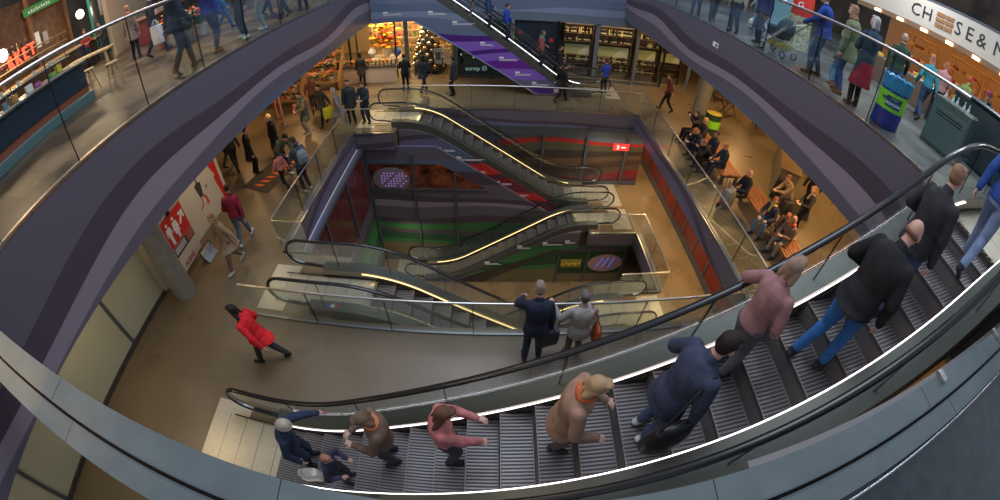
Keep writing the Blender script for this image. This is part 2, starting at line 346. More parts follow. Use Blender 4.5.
def escalator(label, x0, x1, f0, f1, yn, yf, e0, e1, clad=None, group=None, led=None, plates=(2.0,2.0), nin=.13):
    """x0,x1: where flat meets slope (x0<x1); f0,f1: floor heights at x0,x1; yn,yf: near and far handrail"""
    led = led or M_LED
    t = thing('escalator', label, 'escalator', (0,0,0), 0, group)
    fl_ = smooth_line(x0, x1, f0, f1, .9, e0, e1)
    xa, xb = x0-e0, x1+e1
    base = [(x, z+.0) for x, z in fl_]
    sn, sf = yn+nin, yf-.13                       # skirts
    # steps
    stepw = .40
    rise = (f1-f0)/(x1-x0)*stepw
    n = int((x1-x0+.9)/stepw)
    up = f1 > f0
    proto = None
    for i in range(-1, n+1):
        x = x0-.3+i*stepw
        zt_ = interp(base, x+stepw/2)
        if proto is None:
            b = B(); b.box(0, stepw-.012, sn+.01, sf-.01, -.05, 0, M_STEP)
            k = int((sf-sn)/.045)
            for j in range(k):
                yy = sn+.02+j*.045; b.box(.008, stepw-.02, yy, yy+.02, -.002, .004, M_STEPG)
            if up: b.box(0, .02, sn+.01, sf-.01, -.30, -.0, mat('step_riser', (.15,.14,.14), .5, .4))
            else: b.box(stepw-.03, stepw-.01, sn+.01, sf-.01, -.30, -.0, mat('step_riser', (.15,.14,.14), .5, .4))
            b.box(0 if up else stepw-.03, .02 if up else stepw-.012, sn+.01, sf-.01, 0, .003, mat('step_edge', (.22,.21,.19), .5))
            proto = b.mesh('step')
        o = bpy.data.objects.new('step', proto); COL.objects.link(o); o.parent = t; o.location = (x, 0, zt_)
    for s, y in ((0, yn), (1, yf)):
        inn = 1 if s == 0 else -1
        yk = sn if s == 0 else sf
        # deck moulding on which the glass stands
        fd_ = [(x0-e0+1.0, f0)]+[q for q in fl_ if x0-e0+1.0 < q[0] < x1+e1-1.0]+[(x1+e1-1.0, f1)]
        b = B(); top = [(x, z+.24) for x, z in fd_]; bot = [(x, z-.12) for x, z in fd_]
        b.prism(top+bot[::-1], min(y-inn*.12, yk), max(y-inn*.12, yk), 'y', M_DECKING)
        b.build('balustrade_deck', None, t, True, 30)
        b = B(); top = [(x, z+.235) for x, z in fd_]; bot = [(x, z-.1) for x, z in fd_]
        b.prism(top+bot[::-1], min(yk, yk+inn*.008), max(yk, yk+inn*.008), 'y', M_SKIRT); sk_ = b.build('skirt', None, t, True, 30)
        # skirt brush and lamp strip
        pts = [(x, yk+inn*.022, z+.20) for x, z in fl_ if x0-.7 <= x <= x1+.7]
        b = B(); b.tube(pts, .008, 8, led, ry=.013); b.build('skirt_lamp', None, sk_, True)
        b = B(); b.tube([(x, yk+inn*.02, z+.06) for x, z in fl_], .012, 6, M_BLACK); b.build('skirt_brush', None, sk_, True)
        # handrail with both newels
        H = .97; R_ = .36
        ra = [(x, z+H) for x, z in fl_ if xa+.50 < x < xb-.50]
        x_l, z_l = xa+.50, f0+H; x_r, z_r = xb-.50, f1+H
        arc_l = [(x_l - R_*math.sin(a), z_l-R_+R_*math.cos(a)) for a in [PI*i/12 for i in range(13)]]
        arc_r = [(x_r + R_*math.sin(a), z_r-R_+R_*math.cos(a)) for a in [PI*i/12 for i in range(13)]]
        tail_l = [(x_l+.25, z_l-2*R_-.02), (x_l+.56, z_l-2*R_-.06)]; tail_r = [(x_r-.25, z_r-2*R_-.02), (x_r-.56, z_r-2*R_-.06)]
        path = tail_l[::-1]+arc_l[::-1]+ra+arc_r+tail_r
        b = B(); b.tube([(p[0], y, p[1]) for p in path], .043, 12, M_BLACK, ry=.026); hr_ = b.build('handrail', None, t, True, 60)
        # inner guide under the belt
        off = []
        for i, p in enumerate(path):
            q0 = path[max(i-1,0)]; q1 = path[min(i+1,len(path)-1)]; dx, dz = q1[0]-q0[0], q1[1]-q0[1]; L_ = math.hypot(dx, dz) or 1
            off.append((p[0]+dz/L_*.035, y, p[1]-dx/L_*.035))
        b = B(); b.tube(off[2:-2], .017, 8, M_STEEL, ry=.012); b.build('handrail_guide', None, hr_, True, 60)
        # glass panels
        def top_at(x):
            if x <= x_l: return z_l-R_+math.sqrt(max(R_*R_-(x_l-x)**2, 0))-.04
            if x >= x_r: return z_r-R_+math.sqrt(max(R_*R_-(x-x_r)**2, 0))-.04
            return interp([(x_l, z_l)]+ra+[(x_r, z_r)], x)-.04
        xs0, xs1 = x_l-R_+.03, x_r+R_-.03
        k = max(3, round((xs1-xs0)/1.25)); step_ = (xs1-xs0)/k
        for i in range(k):
            a_, b_ = xs0+i*step_+.004, xs0+(i+1)*step_-.004
            xs = [a_+(b_-a_)*j/10 for j in range(11)]
            def bot(x):
                if x < xa+1.0 or x > xb-1.0: return max(interp(fl_, x)+.05, (z_l-R_-math.sqrt(max(R_*R_-(x_l-x)**2, 0))+.03) if x < x_l else -99, (z_r-R_-math.sqrt(max(R_*R_-(x-x_r)**2, 0))+.03) if x > x_r else -99, (z_l if x < x0 else z_r)-2*R_+.0)
                if x < x_l: return max(interp(fl_, x)+.22, z_l-R_-math.sqrt(max(R_*R_-(x_l-x)**2, 0))+.03)
                if x > x_r: return max(interp(fl_, x)+.22, z_r-R_-math.sqrt(max(R_*R_-(x-x_r)**2, 0))+.03)
                return interp(fl_, x)+.22
            poly = [(x, top_at(x)) for x in xs]+[(x, min(bot(x), top_at(x)-.01)) for x in xs[::-1]]
            g = B(); g.prism(poly, y-.006, y+.006, 'y', M_GL); g.build('glass_panel', None, t)
            if i:
                sb = B(); sb.box(a_-.008, a_, y-.008, y+.008, bot(a_), top_at(a_), M_BLACK); sb.build('glass_joint', None, t)
    # landing plates and combs
    for (xx, zz, s, L_) in ((x0, f0, -1, plates[0]), (x1, f1, 1, plates[1])):
        a_ = xx+s*.45; e_ = xx+s*(e0 if s < 0 else e1) + s*max(0, L_-(e0 if s < 0 else e1))
        xm, xM = min(a_, e_), max(a_, e_)
        b = B(); y0_, y1_ = yn-.12, yf+.12
        b.box(xm, xM, sn+.01, sf-.01, zz-.05, zz+.012, M_PLATE)
        lo, hi = (xm, xx-e0+.3) if s < 0 else (xx+e1-.3, xM)
        if hi > lo: b.box(lo, hi, y0_, y1_, zz-.04, zz+.010, M_PLATE)
        for q in range(1, 5):
            xq = xm+(xM-xm)*q/5; b.box(xq, xq+.008, sn+.01, sf-.01, zz+.012, zz+.0135, M_BLACK)
        lp_ = b.build('landing_plate', None, t)
        b = B(); b.box(min(a_, a_-s*.1), max(a_, a_-s*.1), sn+.01, sf-.01, zz+.005, zz+.018, M_STEEL)
        for j in range(12): yy = sn+.03+j*(sf-sn-.05)/12; b.box(min(a_, a_-s*.16), max(a_, a_-s*.16), yy, yy+.03, zz+.004, zz+.012, mat('comb_yellow', (.30,.25,.08), .5))
        b.build('comb_plate', None, lp_)
    # truss with its outer facing
    depth = 1.0
    b = B()
    zz = [(x, z-.12) for x, z in fl_ if x0-e0+1.0 <= x <= x1+e1-1.0]; lo = [(x, z-depth) for x, z in fl_ if x0-e0+1.0 <= x <= x1+e1-1.0]
    b.prism(zz+lo[::-1], yn-.06, yf+.06, 'y', M_DKW); b.build('truss', None, t)
    if clad:
        for side, poly, m in clad:
            b = B(); y = yn-.12 if side == 'near' else yf+.12
            b.prism(poly, y-.05, y, 'y', m); b.build('facing', None, t)
    return t, fl_
def band(fl_, xa, xb, top, depth):
    """polygon following an escalator: top edge above the floor line, lower edge parallel below"""
    xs = [xa+(xb-xa)*i/40 for i in range(41)]
    return [(x, interp(fl_, x)+top) for x in xs]+[(x, interp(fl_, x)-depth) for x in xs[::-1]]
ESC = {}
# the big one below the lens, up to the right
ESC['near'] = escalator('wide escalator packed with riders, crossing the foreground and rising to the market deck', -2.75, 5.42, MID, DECK, .54, 1.96, 1.85, 3.4, led=M_LEDC, plates=(2.35,3.6), nin=.25)
# middle floor to lower floor, beside the standing couple
x0,x1 = -2.15, 3.1
ESC['mid'] = escalator('escalator sinking right from the middle floor beside the couple looking over the rail', x0, x1, MID, LOW, 4.5, 5.62, 2.6, 2.1, plates=(3.0,2.5))
ESC['far'] = escalator('escalator from the far left corner of the opening down to the lower landing', -2.45, 2.8, MID, LOW, 12.95, 14.35, 2.3, 2.3, plates=(2.7,2.9))
ESC['pit'] = escalator('escalator falling left from the lower landing into the green-walled pit', -1.75, 3.05, PIT, LOW, 11.45, 12.5, 2.1, 2.2, plates=(2.5,2.7))
ESC['pit2'] = escalator('lower escalator dropping left into the pit, half hidden behind the middle handrail', -1.75, 3.05, PIT, LOW, 6.5, 7.75, 2.1, 2.2, plates=(2.5,2.7))
ESC['top'] = escalator('escalator from the market deck down to the wine shop, purple printed facing on its side', -3.35, 3.5, DECK, MID, 16.35, 17.6, 1.7, 1.95, led=M_LEDC, plates=(2.0,2.4))
def face(key, poly, y, m=None):
    b = B(); b.prism(poly, y-.05, y, 'y', m or M_STX); return b.build('facing', None, ESC[key][0])
# far escalator: printed facing
f = ESC['far'][1]
face('far', [(x, interp(f, x)-.05) for x in [-3.5+.25*i for i in range(26)]] + [(2.75, Z(11.2)), (-2.45, Z(7.95)), (-3.5, Z(7.95))], 12.80, M_STF)
f = ESC['pit'][1]
face('pit', [(x, interp(f, x)-.05) for x in [-1.9+.25*i for i in range(23)]] + [(3.6, LOW-1.0), (2.6, LOW-1.1), (-1.9, PIT+.0)], 11.34)
f = ESC['top'][1]
face('top', [(-5.15, Z(3.18)), (-5.15, DECK-.04)] + [(x, interp(f, x)-.05) for x in [-4.6+.3*i for i in range(31)]] + [(4.45, .02), (1.95, .02), (-3.3, Z(3.18))], 16.2, M_STT)
# far-left ramp edge line in steel on the facings

b = B(); b.tube([(-3.3,16.14,Z(3.18)),(1.95,16.14,.03)], .03, 6, mat('blue_grey_edge', (.16,.22,.30), .4, .4)); b.build('facing_edge', None, ESC['top'][0])
for key, x, y, z in (('mid',-3.35,4.50,.243),('near',-2.75,.74,.243)):
    for i, c in enumerate(((.02,.10,.35),(.6,.6,.6),(.45,.04,.04))):
        b = B(); b.box(x+.11*i, x+.11*i+.09, y-.035, y+.035, z, z+.004, mat('sticker_%d' % i, c, .5)); b.build('sticker', None, ESC[key][0])
# ------------------------------------------------------------------ glass balustrades
def balustrade(label, p0, p1, z, H, step=1.7, group=None, rail=.024, railm=None, glassm=None, start=None, rail_over=0.0, cap_=True):
    t = thing('glass_balustrade', label, 'balustrade', (p0[0], p0[1], z), math.atan2(p1[1]-p0[1], p1[0]-p0[0]), group)
    L = math.hypot(p1[0]-p0[0], p1[1]-p0[1]); glassm = glassm or M_GLG
    n = max(1, round(L/step)); w_ = L/n
    for i in range(n):
        b = B(); b.box(i*w_+.006, (i+1)*w_-.006, -.008, .008, -.02, H-.01, glassm); b.build('glass_panel', None, t)
        if i: b = B(); b.box(i*w_-.006, i*w_+.006, -.010, .010, .03, H-.02, M_BLACK); b.build('glass_joint', None, t)
    b = B(); b.tube([(0,0,H),(L,0,H)], rail, 12, railm or M_STEEL); b.build('handrail', None, t, True)
    b = B(); b.box(0, L, -.022, .022, -.03, .035, M_STEELD); b.build('base_shoe', None, t)
    return t
H1 = 1.0
balustrade('glass balustrade the standing couple leans over, long steel handrail', (-5.12,4.2), (6.16,4.2), MID, H1)
balustrade('glass balustrade along the left edge of the opening, by the man with the backpack', (XL-.02,6.25), (XL-.02,12.35), MID, H1)
balustrade('short glass return with a bent steel end beside the left escalator landing', (XL,6.2), (-4.35,6.2), MID, H1)
balustrade('short glass balustrade at the far left corner of the opening', (XL,12.36), (-4.35,12.36), MID, H1)
balustrade('glass balustrade along the far edge of the opening, in front of the shops', (-4.35,14.58), (6.16,14.58), MID, H1)
balustrade('glass balustrade along the right edge of the opening, in front of the benches', (XR,4.25), (XR,14.58), MID, H1)
balustrade('short glass guard above the printed wall, at the end of the lower landing', (4.25,11.06), (5.97,11.06), LOW, 1.0)
balustrade('glass guard on the right edge of the pit opening, on the lower floor', (5.97,8.03), (5.97,11.03), LOW, 1.0)
balustrade('short glass guard at the near edge of the pit opening, on the lower floor', (4.25,8.03), (5.95,8.03), LOW, 1.0)
balustrade('tall glass balustrade edging the left market deck, in front of the bar counter', (XL-.02,-10), (XL-.02,18.3), DECK, 1.45, 1.55, rail=.028)
balustrade('tall glass balustrade edging the right market deck, in front of the cheese stall', (XR+.03,2.5), (XR+.03,18.3), DECK, 1.38, 1.7, rail=.028)
balustrade('glass balustrade of the market deck across the far end of the opening', (-2.0,18.45), (6.1,18.45), DECK, 1.38, 1.7, rail=.028)
# ------------------------------------------------------------------ people
SKIN = [mat('skin_light', (.58,.36,.27), .5), mat('skin_rosy', (.55,.30,.23), .5), mat('skin_tan', (.42,.25,.17), .5)]
def fab(c, rough=.85):
    k = 'cloth_%02d_%02d_%02d' % tuple(int(min(.99, v)*100) for v in c)
    return mat(k, c, rough, noise=.22, nscale=9, bump=.25, spec=.25)
M_EYE = mat('eye_dark', (.02,.015,.012), .2); M_LIP = mat('lip', (.42,.15,.13), .5)
def rot_to(d, up=Vector((0,0,1))):
    d = d.normalized(); return d.to_track_quat('Z', 'Y').to_matrix().to_4x4()
def cap(b, p, q, r1, r2, m=None, seg=12, fl=1.0, side=None):
    """closed tapered capsule, optionally flattened (fl) across `side`"""
    p, q = Vector(p), Vector(q); ax = q-p; L = ax.length
    if L < 1e-5: ax = Vector((0,0,1)); L = 1e-5
    z = ax.normalized(); s = Vector(side) if side is not None else (Vector((1,0,0)) if abs(z.x) < .8 else Vector((0,1,0)))
    x = (s - z*s.dot(z)).normalized(); y = z.cross(x)
    rings = []
    prof = [(-r1*math.cos(a), r1*math.sin(a)) for a in (.15,.55,1.0,PI/2)]+[(L+r2*math.sin(a), r2*math.cos(a)) for a in (0,.5,1.0,1.42)]
    for t, r in prof: rings.append([tuple(p+z*t+x*r*math.cos(2*PI*k/seg)+y*r*fl*math.sin(2*PI*k/seg)) for k in range(seg)])
    b.loft(rings, m)
def ik(a, c, l1, l2, pole):
    a, c, pole = Vector(a), Vector(c), Vector(pole); d = c-a; L = d.length
    if L > (l1+l2)*.995: c = a+d*((l1+l2)*.995/L); d = c-a; L = d.length
    if L < 1e-4: return a+pole*l1, c
    x = (l1*l1-l2*l2+L*L)/(2*L); h = math.sqrt(max(l1*l1-x*x, 0)); n = d/L
    pp = pole-n*pole.dot(n); pp = pp.normalized() if pp.length > 1e-4 else Vector((1,0,0))
    return a+n*x+pp*h, c
def remesh(b, vox, m, name, smooth=2):
    me = b.mesh('tmp'); o = bpy.data.objects.new('tmp', me); COL.objects.link(o)
    md = o.modifiers.new('r', 'REMESH'); md.mode = 'VOXEL'; md.voxel_size = vox; md.use_smooth_shade = True
    if smooth: ms = o.modifiers.new('s', 'SMOOTH'); ms.factor = .5; ms.iterations = smooth
    if vox > .0: 
        dc = o.modifiers.new('d', 'DECIMATE'); dc.ratio = .45
    dg = bpy.context.evaluated_depsgraph_get(); r = bpy.data.meshes.new_from_object(o.evaluated_get(dg))
    bpy.data.objects.remove(o); bpy.data.meshes.remove(me); r.name = name
    r.materials.clear(); r.materials.append(m)
    for p in r.polygons: p.use_smooth = True
    return r
def person(label, loc, face, h=1.75, pose=None, top=(.05,.06,.1), bottom=(.04,.05,.09), shoes=(.03,.03,.03), hair=((.08,.05,.03),'short'), skin=0,
           coat=0.0, fat=1.0, hood=False, scarf=None, vox=.013, group=None, skirt=None, vest=None, boots=0.0):
    """face: compass heading in degrees, 0 looks along +y, 90 along -x"""
    P = dict(hip=None, lean=0, side=0, twist=0, nod=0, look=0, feet=None, hands=None, knees=((.1,1,0),(-.1,1,0)), elbows=((-.6,-.8,-.3),(.6,-.8,-.3)), curl=.5, toe=(8,-8), heel=(0,0), palm=None)
    P.update(pose or {}); k = h/1.75
    hip = Vector(P['hip'])*k if P['hip'] else Vector((0,0,.93*k))
    feet = [Vector(f)*k for f in (P['feet'] or ((-.11,0,0),(.11,0,0)))]
    Rl = Matrix.Rotation(math.radians(P['side']), 3, 'Y') @ Matrix.Rotation(-math.radians(P['lean']), 3, 'X')
    Rt = Rl @ Matrix.Rotation(math.radians(P['twist']), 3, 'Z')
    def T(v, f=1.0):     # torso point, blended lean
        v = Vector(v)*k
        R_ = Rl if f > .5 else Matrix.Rotation(-math.radians(P['lean']*.5), 3, 'X')
        return hip+(Rt if f > .8 else R_) @ v
    sh = [T((-.168*fat**.5,0,.455)), T((.168*fat**.5,0,.455))]
    neck0, neck1 = T((0,-.005,.53)), T((0,.015,.60))
    Rh = Rl @ Matrix.Rotation(math.radians(P['look']), 3, 'Z') @ Matrix.Rotation(-math.radians(P['nod']), 3, 'X')
    hc = neck1+Rh @ Vector((0,.02,.115))*k
    hips = [hip+Rl.to_3x3() @ Vector((-.09,0,-.02))*k, hip+Rl.to_3x3() @ Vector((.09,0,-.02))*k]
    ank = [feet[i]+Vector((0,0,.085*k)) for i in (0,1)]
    knee = [ik(hips[i], ank[i], .43*k, .43*k, P['knees'][i]) for i in (0,1)]
    ank = [q[1] for q in knee]; knee = [q[0] for q in knee]
    hands = [Vector(v)*k for v in (P['hands'] or ((-.27,.06,.80),(.27,.06,.80)))]
    el = [ik(sh[i], hands[i], .295*k, .265*k, P['elbows'][i]) for i in (0,1)]
    wr = [q[1] for q in el]; el = [q[0] for q in el]
    # ---- torso rings (half width, half depth) in torso space
    prof = [(-.10,.150,.105),(-.04,.168,.118),(.04,.160,.112),(.13,.142,.100),(.24,.150,.108),(.35,.172,.115),(.42,.182,.108),(.47,.165,.095),(.505,.120,.076),(.54,.072,.062)]
    def torso(b, grow=0.0, lo=-1, hi=9):
        rings = []
        for z, w_, d_ in prof:
            if z < lo or z > hi: continue
            f = .3 if z < .1 else 1
            c = T((0,0,z), f); R_ = Rt if f > .8 else Matrix.Rotation(-math.radians(P['lean']*.5), 3, 'X')
            w2, d2 = (w_*fat+grow)*k, (d_*fat**1.3+grow)*k
            rings.append([tuple(c+R_ @ Vector((w2*math.cos(a)*(1-.10*abs(math.sin(a))), d2*math.sin(a)-(.012*k if z > .2 else 0), 0))) for a in [2*PI*j/18 for j in range(18)]])
        b.loft(rings)
    b = B(); torso(b)
    cap(b, neck0, neck1+Rh @ Vector((0,0,.05))*k, .062*k, .055*k)
    # head: skull, jaw, nose, ears, brow
    def Hd(v): return hc+Rh @ Vector(v)*k
    MH = Matrix.Translation(hc) @ Rh.to_4x4() @ Matrix.Diagonal((k,k,k,1))
    b.ball((0,-.008,.018), (.077,.098,.100), 16, 12, None, MH)
    b.ball((0,.028,-.045), (.058,.062,.068), 14, 10, None, MH)
    b.ball((0,.055,-.088), (.030,.028,.022), 10, 6, None, MH)
    cap(b, Hd((0,.088,.020)), Hd((0,.108,-.022)), .008*k, .016*k); b.ball((0,.086,-.058), (.026,.014,.010), 10, 6, None, MH)
    for s in (-1, 1):
        b.ball((s*.080,-.005,-.008), (.011,.022,.034), 10, 6, None, MH); b.ball((s*.032,.080,.038), (.026,.012,.009), 8, 6, None, MH)
    # arms and hands
    for i, s in ((0,-1),(1,1)):
        cap(b, sh[i], el[i], .052*k*fat**.5, .043*k*fat**.4); cap(b, el[i], wr[i], .042*k*fat**.4, .028*k)
        fd = (wr[i]-el[i]).normalized()
        if P['palm']: fd = Vector(P['palm'][i]).normalized()
        side = Vector((0,0,1)).cross(fd)
        side = side.normalized() if side.length > .2 else Vector((0,1,0))
        nrm = fd.cross(side).normalized()               # back of the hand
        if abs(fd.z) > .8: side, nrm = Vector((0,1,0)), Vector((s,0,0))
        side = (side-fd*side.dot(fd)).normalized(); nrm = (nrm-fd*nrm.dot(fd)).normalized()
        pc = wr[i]+fd*.045*k
        cap(b, wr[i], wr[i]+fd*.075*k, .028*k, .036*k, fl=.5, side=side)
        th = -1 if (side.dot(Vector((1,0,0)))*s > 0 or abs(fd.z) > .8 and False) else 1
        cu = P['curl']
        for j, (off, L) in enumerate(((-.030,.066),(-.010,.075),(.010,.070),(.029,.056))):
            base = wr[i]+fd*.082*k+side*off*k
            d1 = (fd*math.cos(cu*.6)-nrm*math.sin(cu*.6)+side*off*2).normalized(); m1 = base+d1*L*.5*k
            d2 = (fd*math.cos(cu*1.8)-nrm*math.sin(cu*1.8)+side*off).normalized()
            cap(b, base, m1, .0105*k, .0098*k, seg=8); cap(b, m1, m1+d2*L*.5*k, .0098*k, .0080*k, seg=8)
        tb = wr[i]+fd*.03*k+side*(-th*.030)*k; t1 = tb+(fd*.7-side*th*.65-nrm*.25)*.042*k; t2 = t1+(fd*.95-side*th*.15-nrm*.2)*.030*k
        cap(b, tb, t1, .0135*k, .0115*k, seg=8); cap(b, t1, t2, .0115*k, .0090*k, seg=8)
    for i in (0, 1):
        cap(b, hips[i], knee[i], .088*k*fat**.7, .056*k*fat**.4); cap(b, knee[i]-(knee[i]-ank[i])*.0, ank[i]+(knee[i]-ank[i])*.62, .052*k, .052*k*fat**.3); cap(b, ank[i]+(knee[i]-ank[i])*.62, ank[i], .05*k, .036*k)
        yaw = math.radians(P['toe'][i]); fwd = Vector((-math.sin(yaw), math.cos(yaw), 0)); pit = math.radians(P['heel'][i])
        fwd = fwd*math.cos(pit)-Vector((0,0,1))*math.sin(pit)
        cap(b, ank[i]-fwd*.03*k-Vector((0,0,.045*k)), ank[i]+fwd*.14*k-Vector((0,0,.05*k)), .035*k, .03*k, fl=.8)
    body = remesh(b, vox, SKIN[skin], 'person', 1)
    # eyes and mouth are coloured on the same mesh
    e = B()
    for s in (-1, 1): e.ball((s*.031,.084,.016), (.013,.007,.0065), 8, 6, M_EYE, MH)
    e.ball((0,.096,-.058), (.022,.006,.006), 8, 5, M_LIP, MH)
    em = e.mesh('e'); bm = bmesh.new(); bm.from_mesh(body); n0 = len(bm.faces); bm.from_mesh(em); body.materials.append(M_EYE); body.materials.append(M_LIP)
    bm.faces.ensure_lookup_table()
    for f in bm.faces[n0:]: f.material_index += 1
    bm.to_mesh(body); bm.free(); bpy.data.meshes.remove(em)
    root = bpy.data.objects.new('person', body); COL.objects.link(root)
    tag(root, label, 'person', group)
    def put(me, nm): o = bpy.data.objects.new(nm, me); COL.objects.link(o); o.parent = root; return o
    # ---- top garment
    b = B(); g = .022; torso(b, g, -.06 if not coat else -.2, 9)
    for i in (0, 1):
        cap(b, sh[i], el[i], (.047+g)*k*fat**.5, (.045+g)*k*fat**.4); cap(b, el[i], wr[i]-(wr[i]-el[i])*.04, (.044+g)*k, (.030+g*.75)*k)
    if coat:
        mid = [hips[i].lerp(knee[i], .5) for i in (0,1)]; c0 = (mid[0]+mid[1])/2
        rings = []
        for j in range(5):
            t_ = j/4; c = hip.lerp(hip+Vector((0,0,-coat*k)), t_)
            spread = .158*fat+g+.05*t_*min(1,coat/.3); dep = .112*fat+g+.05*t_*min(1,coat/.3)
            if P['feet']: dep += abs(feet[0].y-feet[1].y)*.25*t_
            rings.append([tuple(c+Vector((spread*k*math.cos(a), dep*k*math.sin(a), 0))) for a in [2*PI*q/18 for q in range(18)]])
        b.loft(rings)
    cap(b, neck0-Rl@Vector((0,0,.02))*k, neck0+Rl@Vector((0,.005,.035))*k, .078*k, .070*k)
    if hood: b.ball((0,-.105,-.115), (.095,.06,.06), 12, 8, None, MH)
    put(remesh(b, max(vox, .012), fab(top), 'jacket', 2), 'coat' if coat else 'jacket')
    # ---- trousers
    b = B(); torso(b, .012, -.2, .06); g2 = .014
    for i in (0, 1):
        cap(b, hips[i], knee[i], (.088*fat**.7+g2)*k, (.058+g2)*k); cap(b, knee[i], ank[i]+(knee[i]-ank[i])*.6, (.057+g2)*k, (.052+g2)*k)
        cap(b, ank[i]+(knee[i]-ank[i])*.6, ank[i]+(knee[i]-ank[i])*.10, (.052+g2)*k, (.043+g2)*k)
    put(remesh(b, max(vox, .012), fab(bottom), 'trousers', 2), 'trousers')
    if skirt:
        b = B(); rings = []
        for j in range(4):
            t_ = j/3; c = hip+Vector((0,0,-.45*k*t_-.05))
            rings.append([tuple(c+Vector(((.19+.06*t_)*k*math.cos(a), (.15+.07*t_)*k*math.sin(a), 0))) for a in [2*PI*q/18 for q in range(18)]])
        b.loft(rings, fab(skirt)); o = b.build('skirt', None, root, True)
    # ---- shoes
    for i in (0, 1):
        b = B(); yaw = math.radians(P['toe'][i]); fwd = Vector((-math.sin(yaw), math.cos(yaw), 0)); pit = math.radians(P['heel'][i]); fwd = fwd*math.cos(pit)-Vector((0,0,1))*math.sin(pit)
        dn = Vector((0,0,-1)); a_ = ank[i]
        cap(b, a_-fwd*.035*k+dn*.042*k, a_+fwd*.145*k+dn*.047*k, .043*k, .037*k, fl=.85); cap(b, a_+(knee[i]-a_)*.08, a_+dn*.03*k, .050*k, .047*k)
        if boots: cap(b, a_+(knee[i]-a_)*boots, a_, .068*k, .052*k)
        me = b.mesh('shoe', fab(shoes, .5), True); put(me, 'boot' if boots else 'shoe')
    # ---- hair or hat
    hcx, style = hair; b = B()
    if style != 'bald':
        if style == 'beanie':
            b.ball((0,-.014,.046), (.090,.108,.092), 16, 10, None, MH); b.tube([MH @ Vector((.090*math.cos(a), -.012+.110*math.sin(a), .030)) for a in [2*PI*q/20 for q in range(20)]], .014*k, 8, closed=True)
        else:
            b.ball((0,-.026,.040), (.086,.096,.088), 16, 10, None, MH); b.ball((0,-.045,.0), (.080,.070,.085), 14, 8, None, MH)
            b.ball((0,.045,.098), (.060,.050,.026), 12, 6, None, MH)
            if style in ('long','bob'):
                L = .24 if style == 'long' else .10
                for s in (-1, 0, 1):
                    cap(b, MH @ Vector((s*.055,-.05+.018*abs(s),0)), MH @ Vector((s*.075,-.060,-L)), .045*k, .035*k)
            if style == 'bun': b.ball((0,-.115,.075), (.042,.040,.040), 12, 8, None, MH)
            if style == 'pony': cap(b, MH @ Vector((0,-.11,.05)), MH @ Vector((0,-.15,-.12)), .03*k, .018*k)
        put(remesh(b, max(.009, vox*.8), fab(hcx, .7), 'hair', 1), 'hat' if style == 'beanie' else 'hair')
    else:
        b.ball((0,-.030,-.012), (.082,.078,.045), 14, 8, None, MH); put(remesh(b, .010, fab(hcx), 'hair', 1), 'hair')
    if scarf:
        b = B(); pts = [neck0+Rl @ Vector((.082*math.cos(a), .070*math.sin(a)+.01, .035+.012*math.sin(3*a)))*k for a in [2*PI*q/18 for q in range(18)]]
        b.tube(pts, .034*k, 8, closed=True); cap(b, neck0+Rl@Vector((.02,.09,.01))*k, neck0+Rl@Vector((.05,.135,-.18))*k, .035*k, .04*k, fl=.4, side=(1,0,0))
        b.build('scarf', fab(scarf), root, True, 80)
    root.location = loc; root.rotation_euler = (0,0,math.radians(face))
    root['_h'] = 0; del root['_h']
    return root, dict(sh=sh, el=el, wr=wr, hip=hip, hc=hc, M=Matrix.Translation(loc) @ Matrix.Rotation(math.radians(face), 4, 'Z'), Rt=Rt, k=k)
WALK = dict(feet=((-.10,.30,.0),(.10,-.30,.06)), heel=(-8,35), hands=((-.27,-.18,.86),(.27,.26,.90)), lean=4)
WALK2 = dict(feet=((-.10,-.28,.06),(.10,.28,.0)), heel=(35,-8), hands=((-.27,.24,.90),(.27,-.16,.86)), lean=4)
SIT = dict(hip=(0,0,.52), feet=((-.14,.46,0),(.14,.46,0)), hands=((-.14,.40,.62),(.14,.40,.62)), lean=2, knees=((-.1,1,.8),(.1,1,.8)))
SITF = dict(hip=(0,0,.52), feet=((-.16,.44,0),(.16,.44,0)), hands=((-.06,.62,.66),(.06,.62,.66)), lean=38, nod=-10, elbows=((-.5,0,-1),(.5,0,-1)), knees=((-.1,1,.8),(.1,1,.8)))
HOLD = dict(hands=((-.10,.34,1.10),(.10,.34,1.10)), elbows=((-.7,-.3,-.8),(.7,-.3,-.8)), nod=22)
LEANR = dict(lean=17, hands=((-.24,.52,1.10),(.20,.50,1.10)), elbows=((-.9,-.1,-.6),(.9,-.1,-.6)), feet=((-.12,-.06,0),(.12,-.02,0)), nod=14)
RIDE = dict(hands=((-.10,.24,1.02),(.27,.06,.80)), feet=((-.11,.0,0),(.11,.02,0)), nod=10)

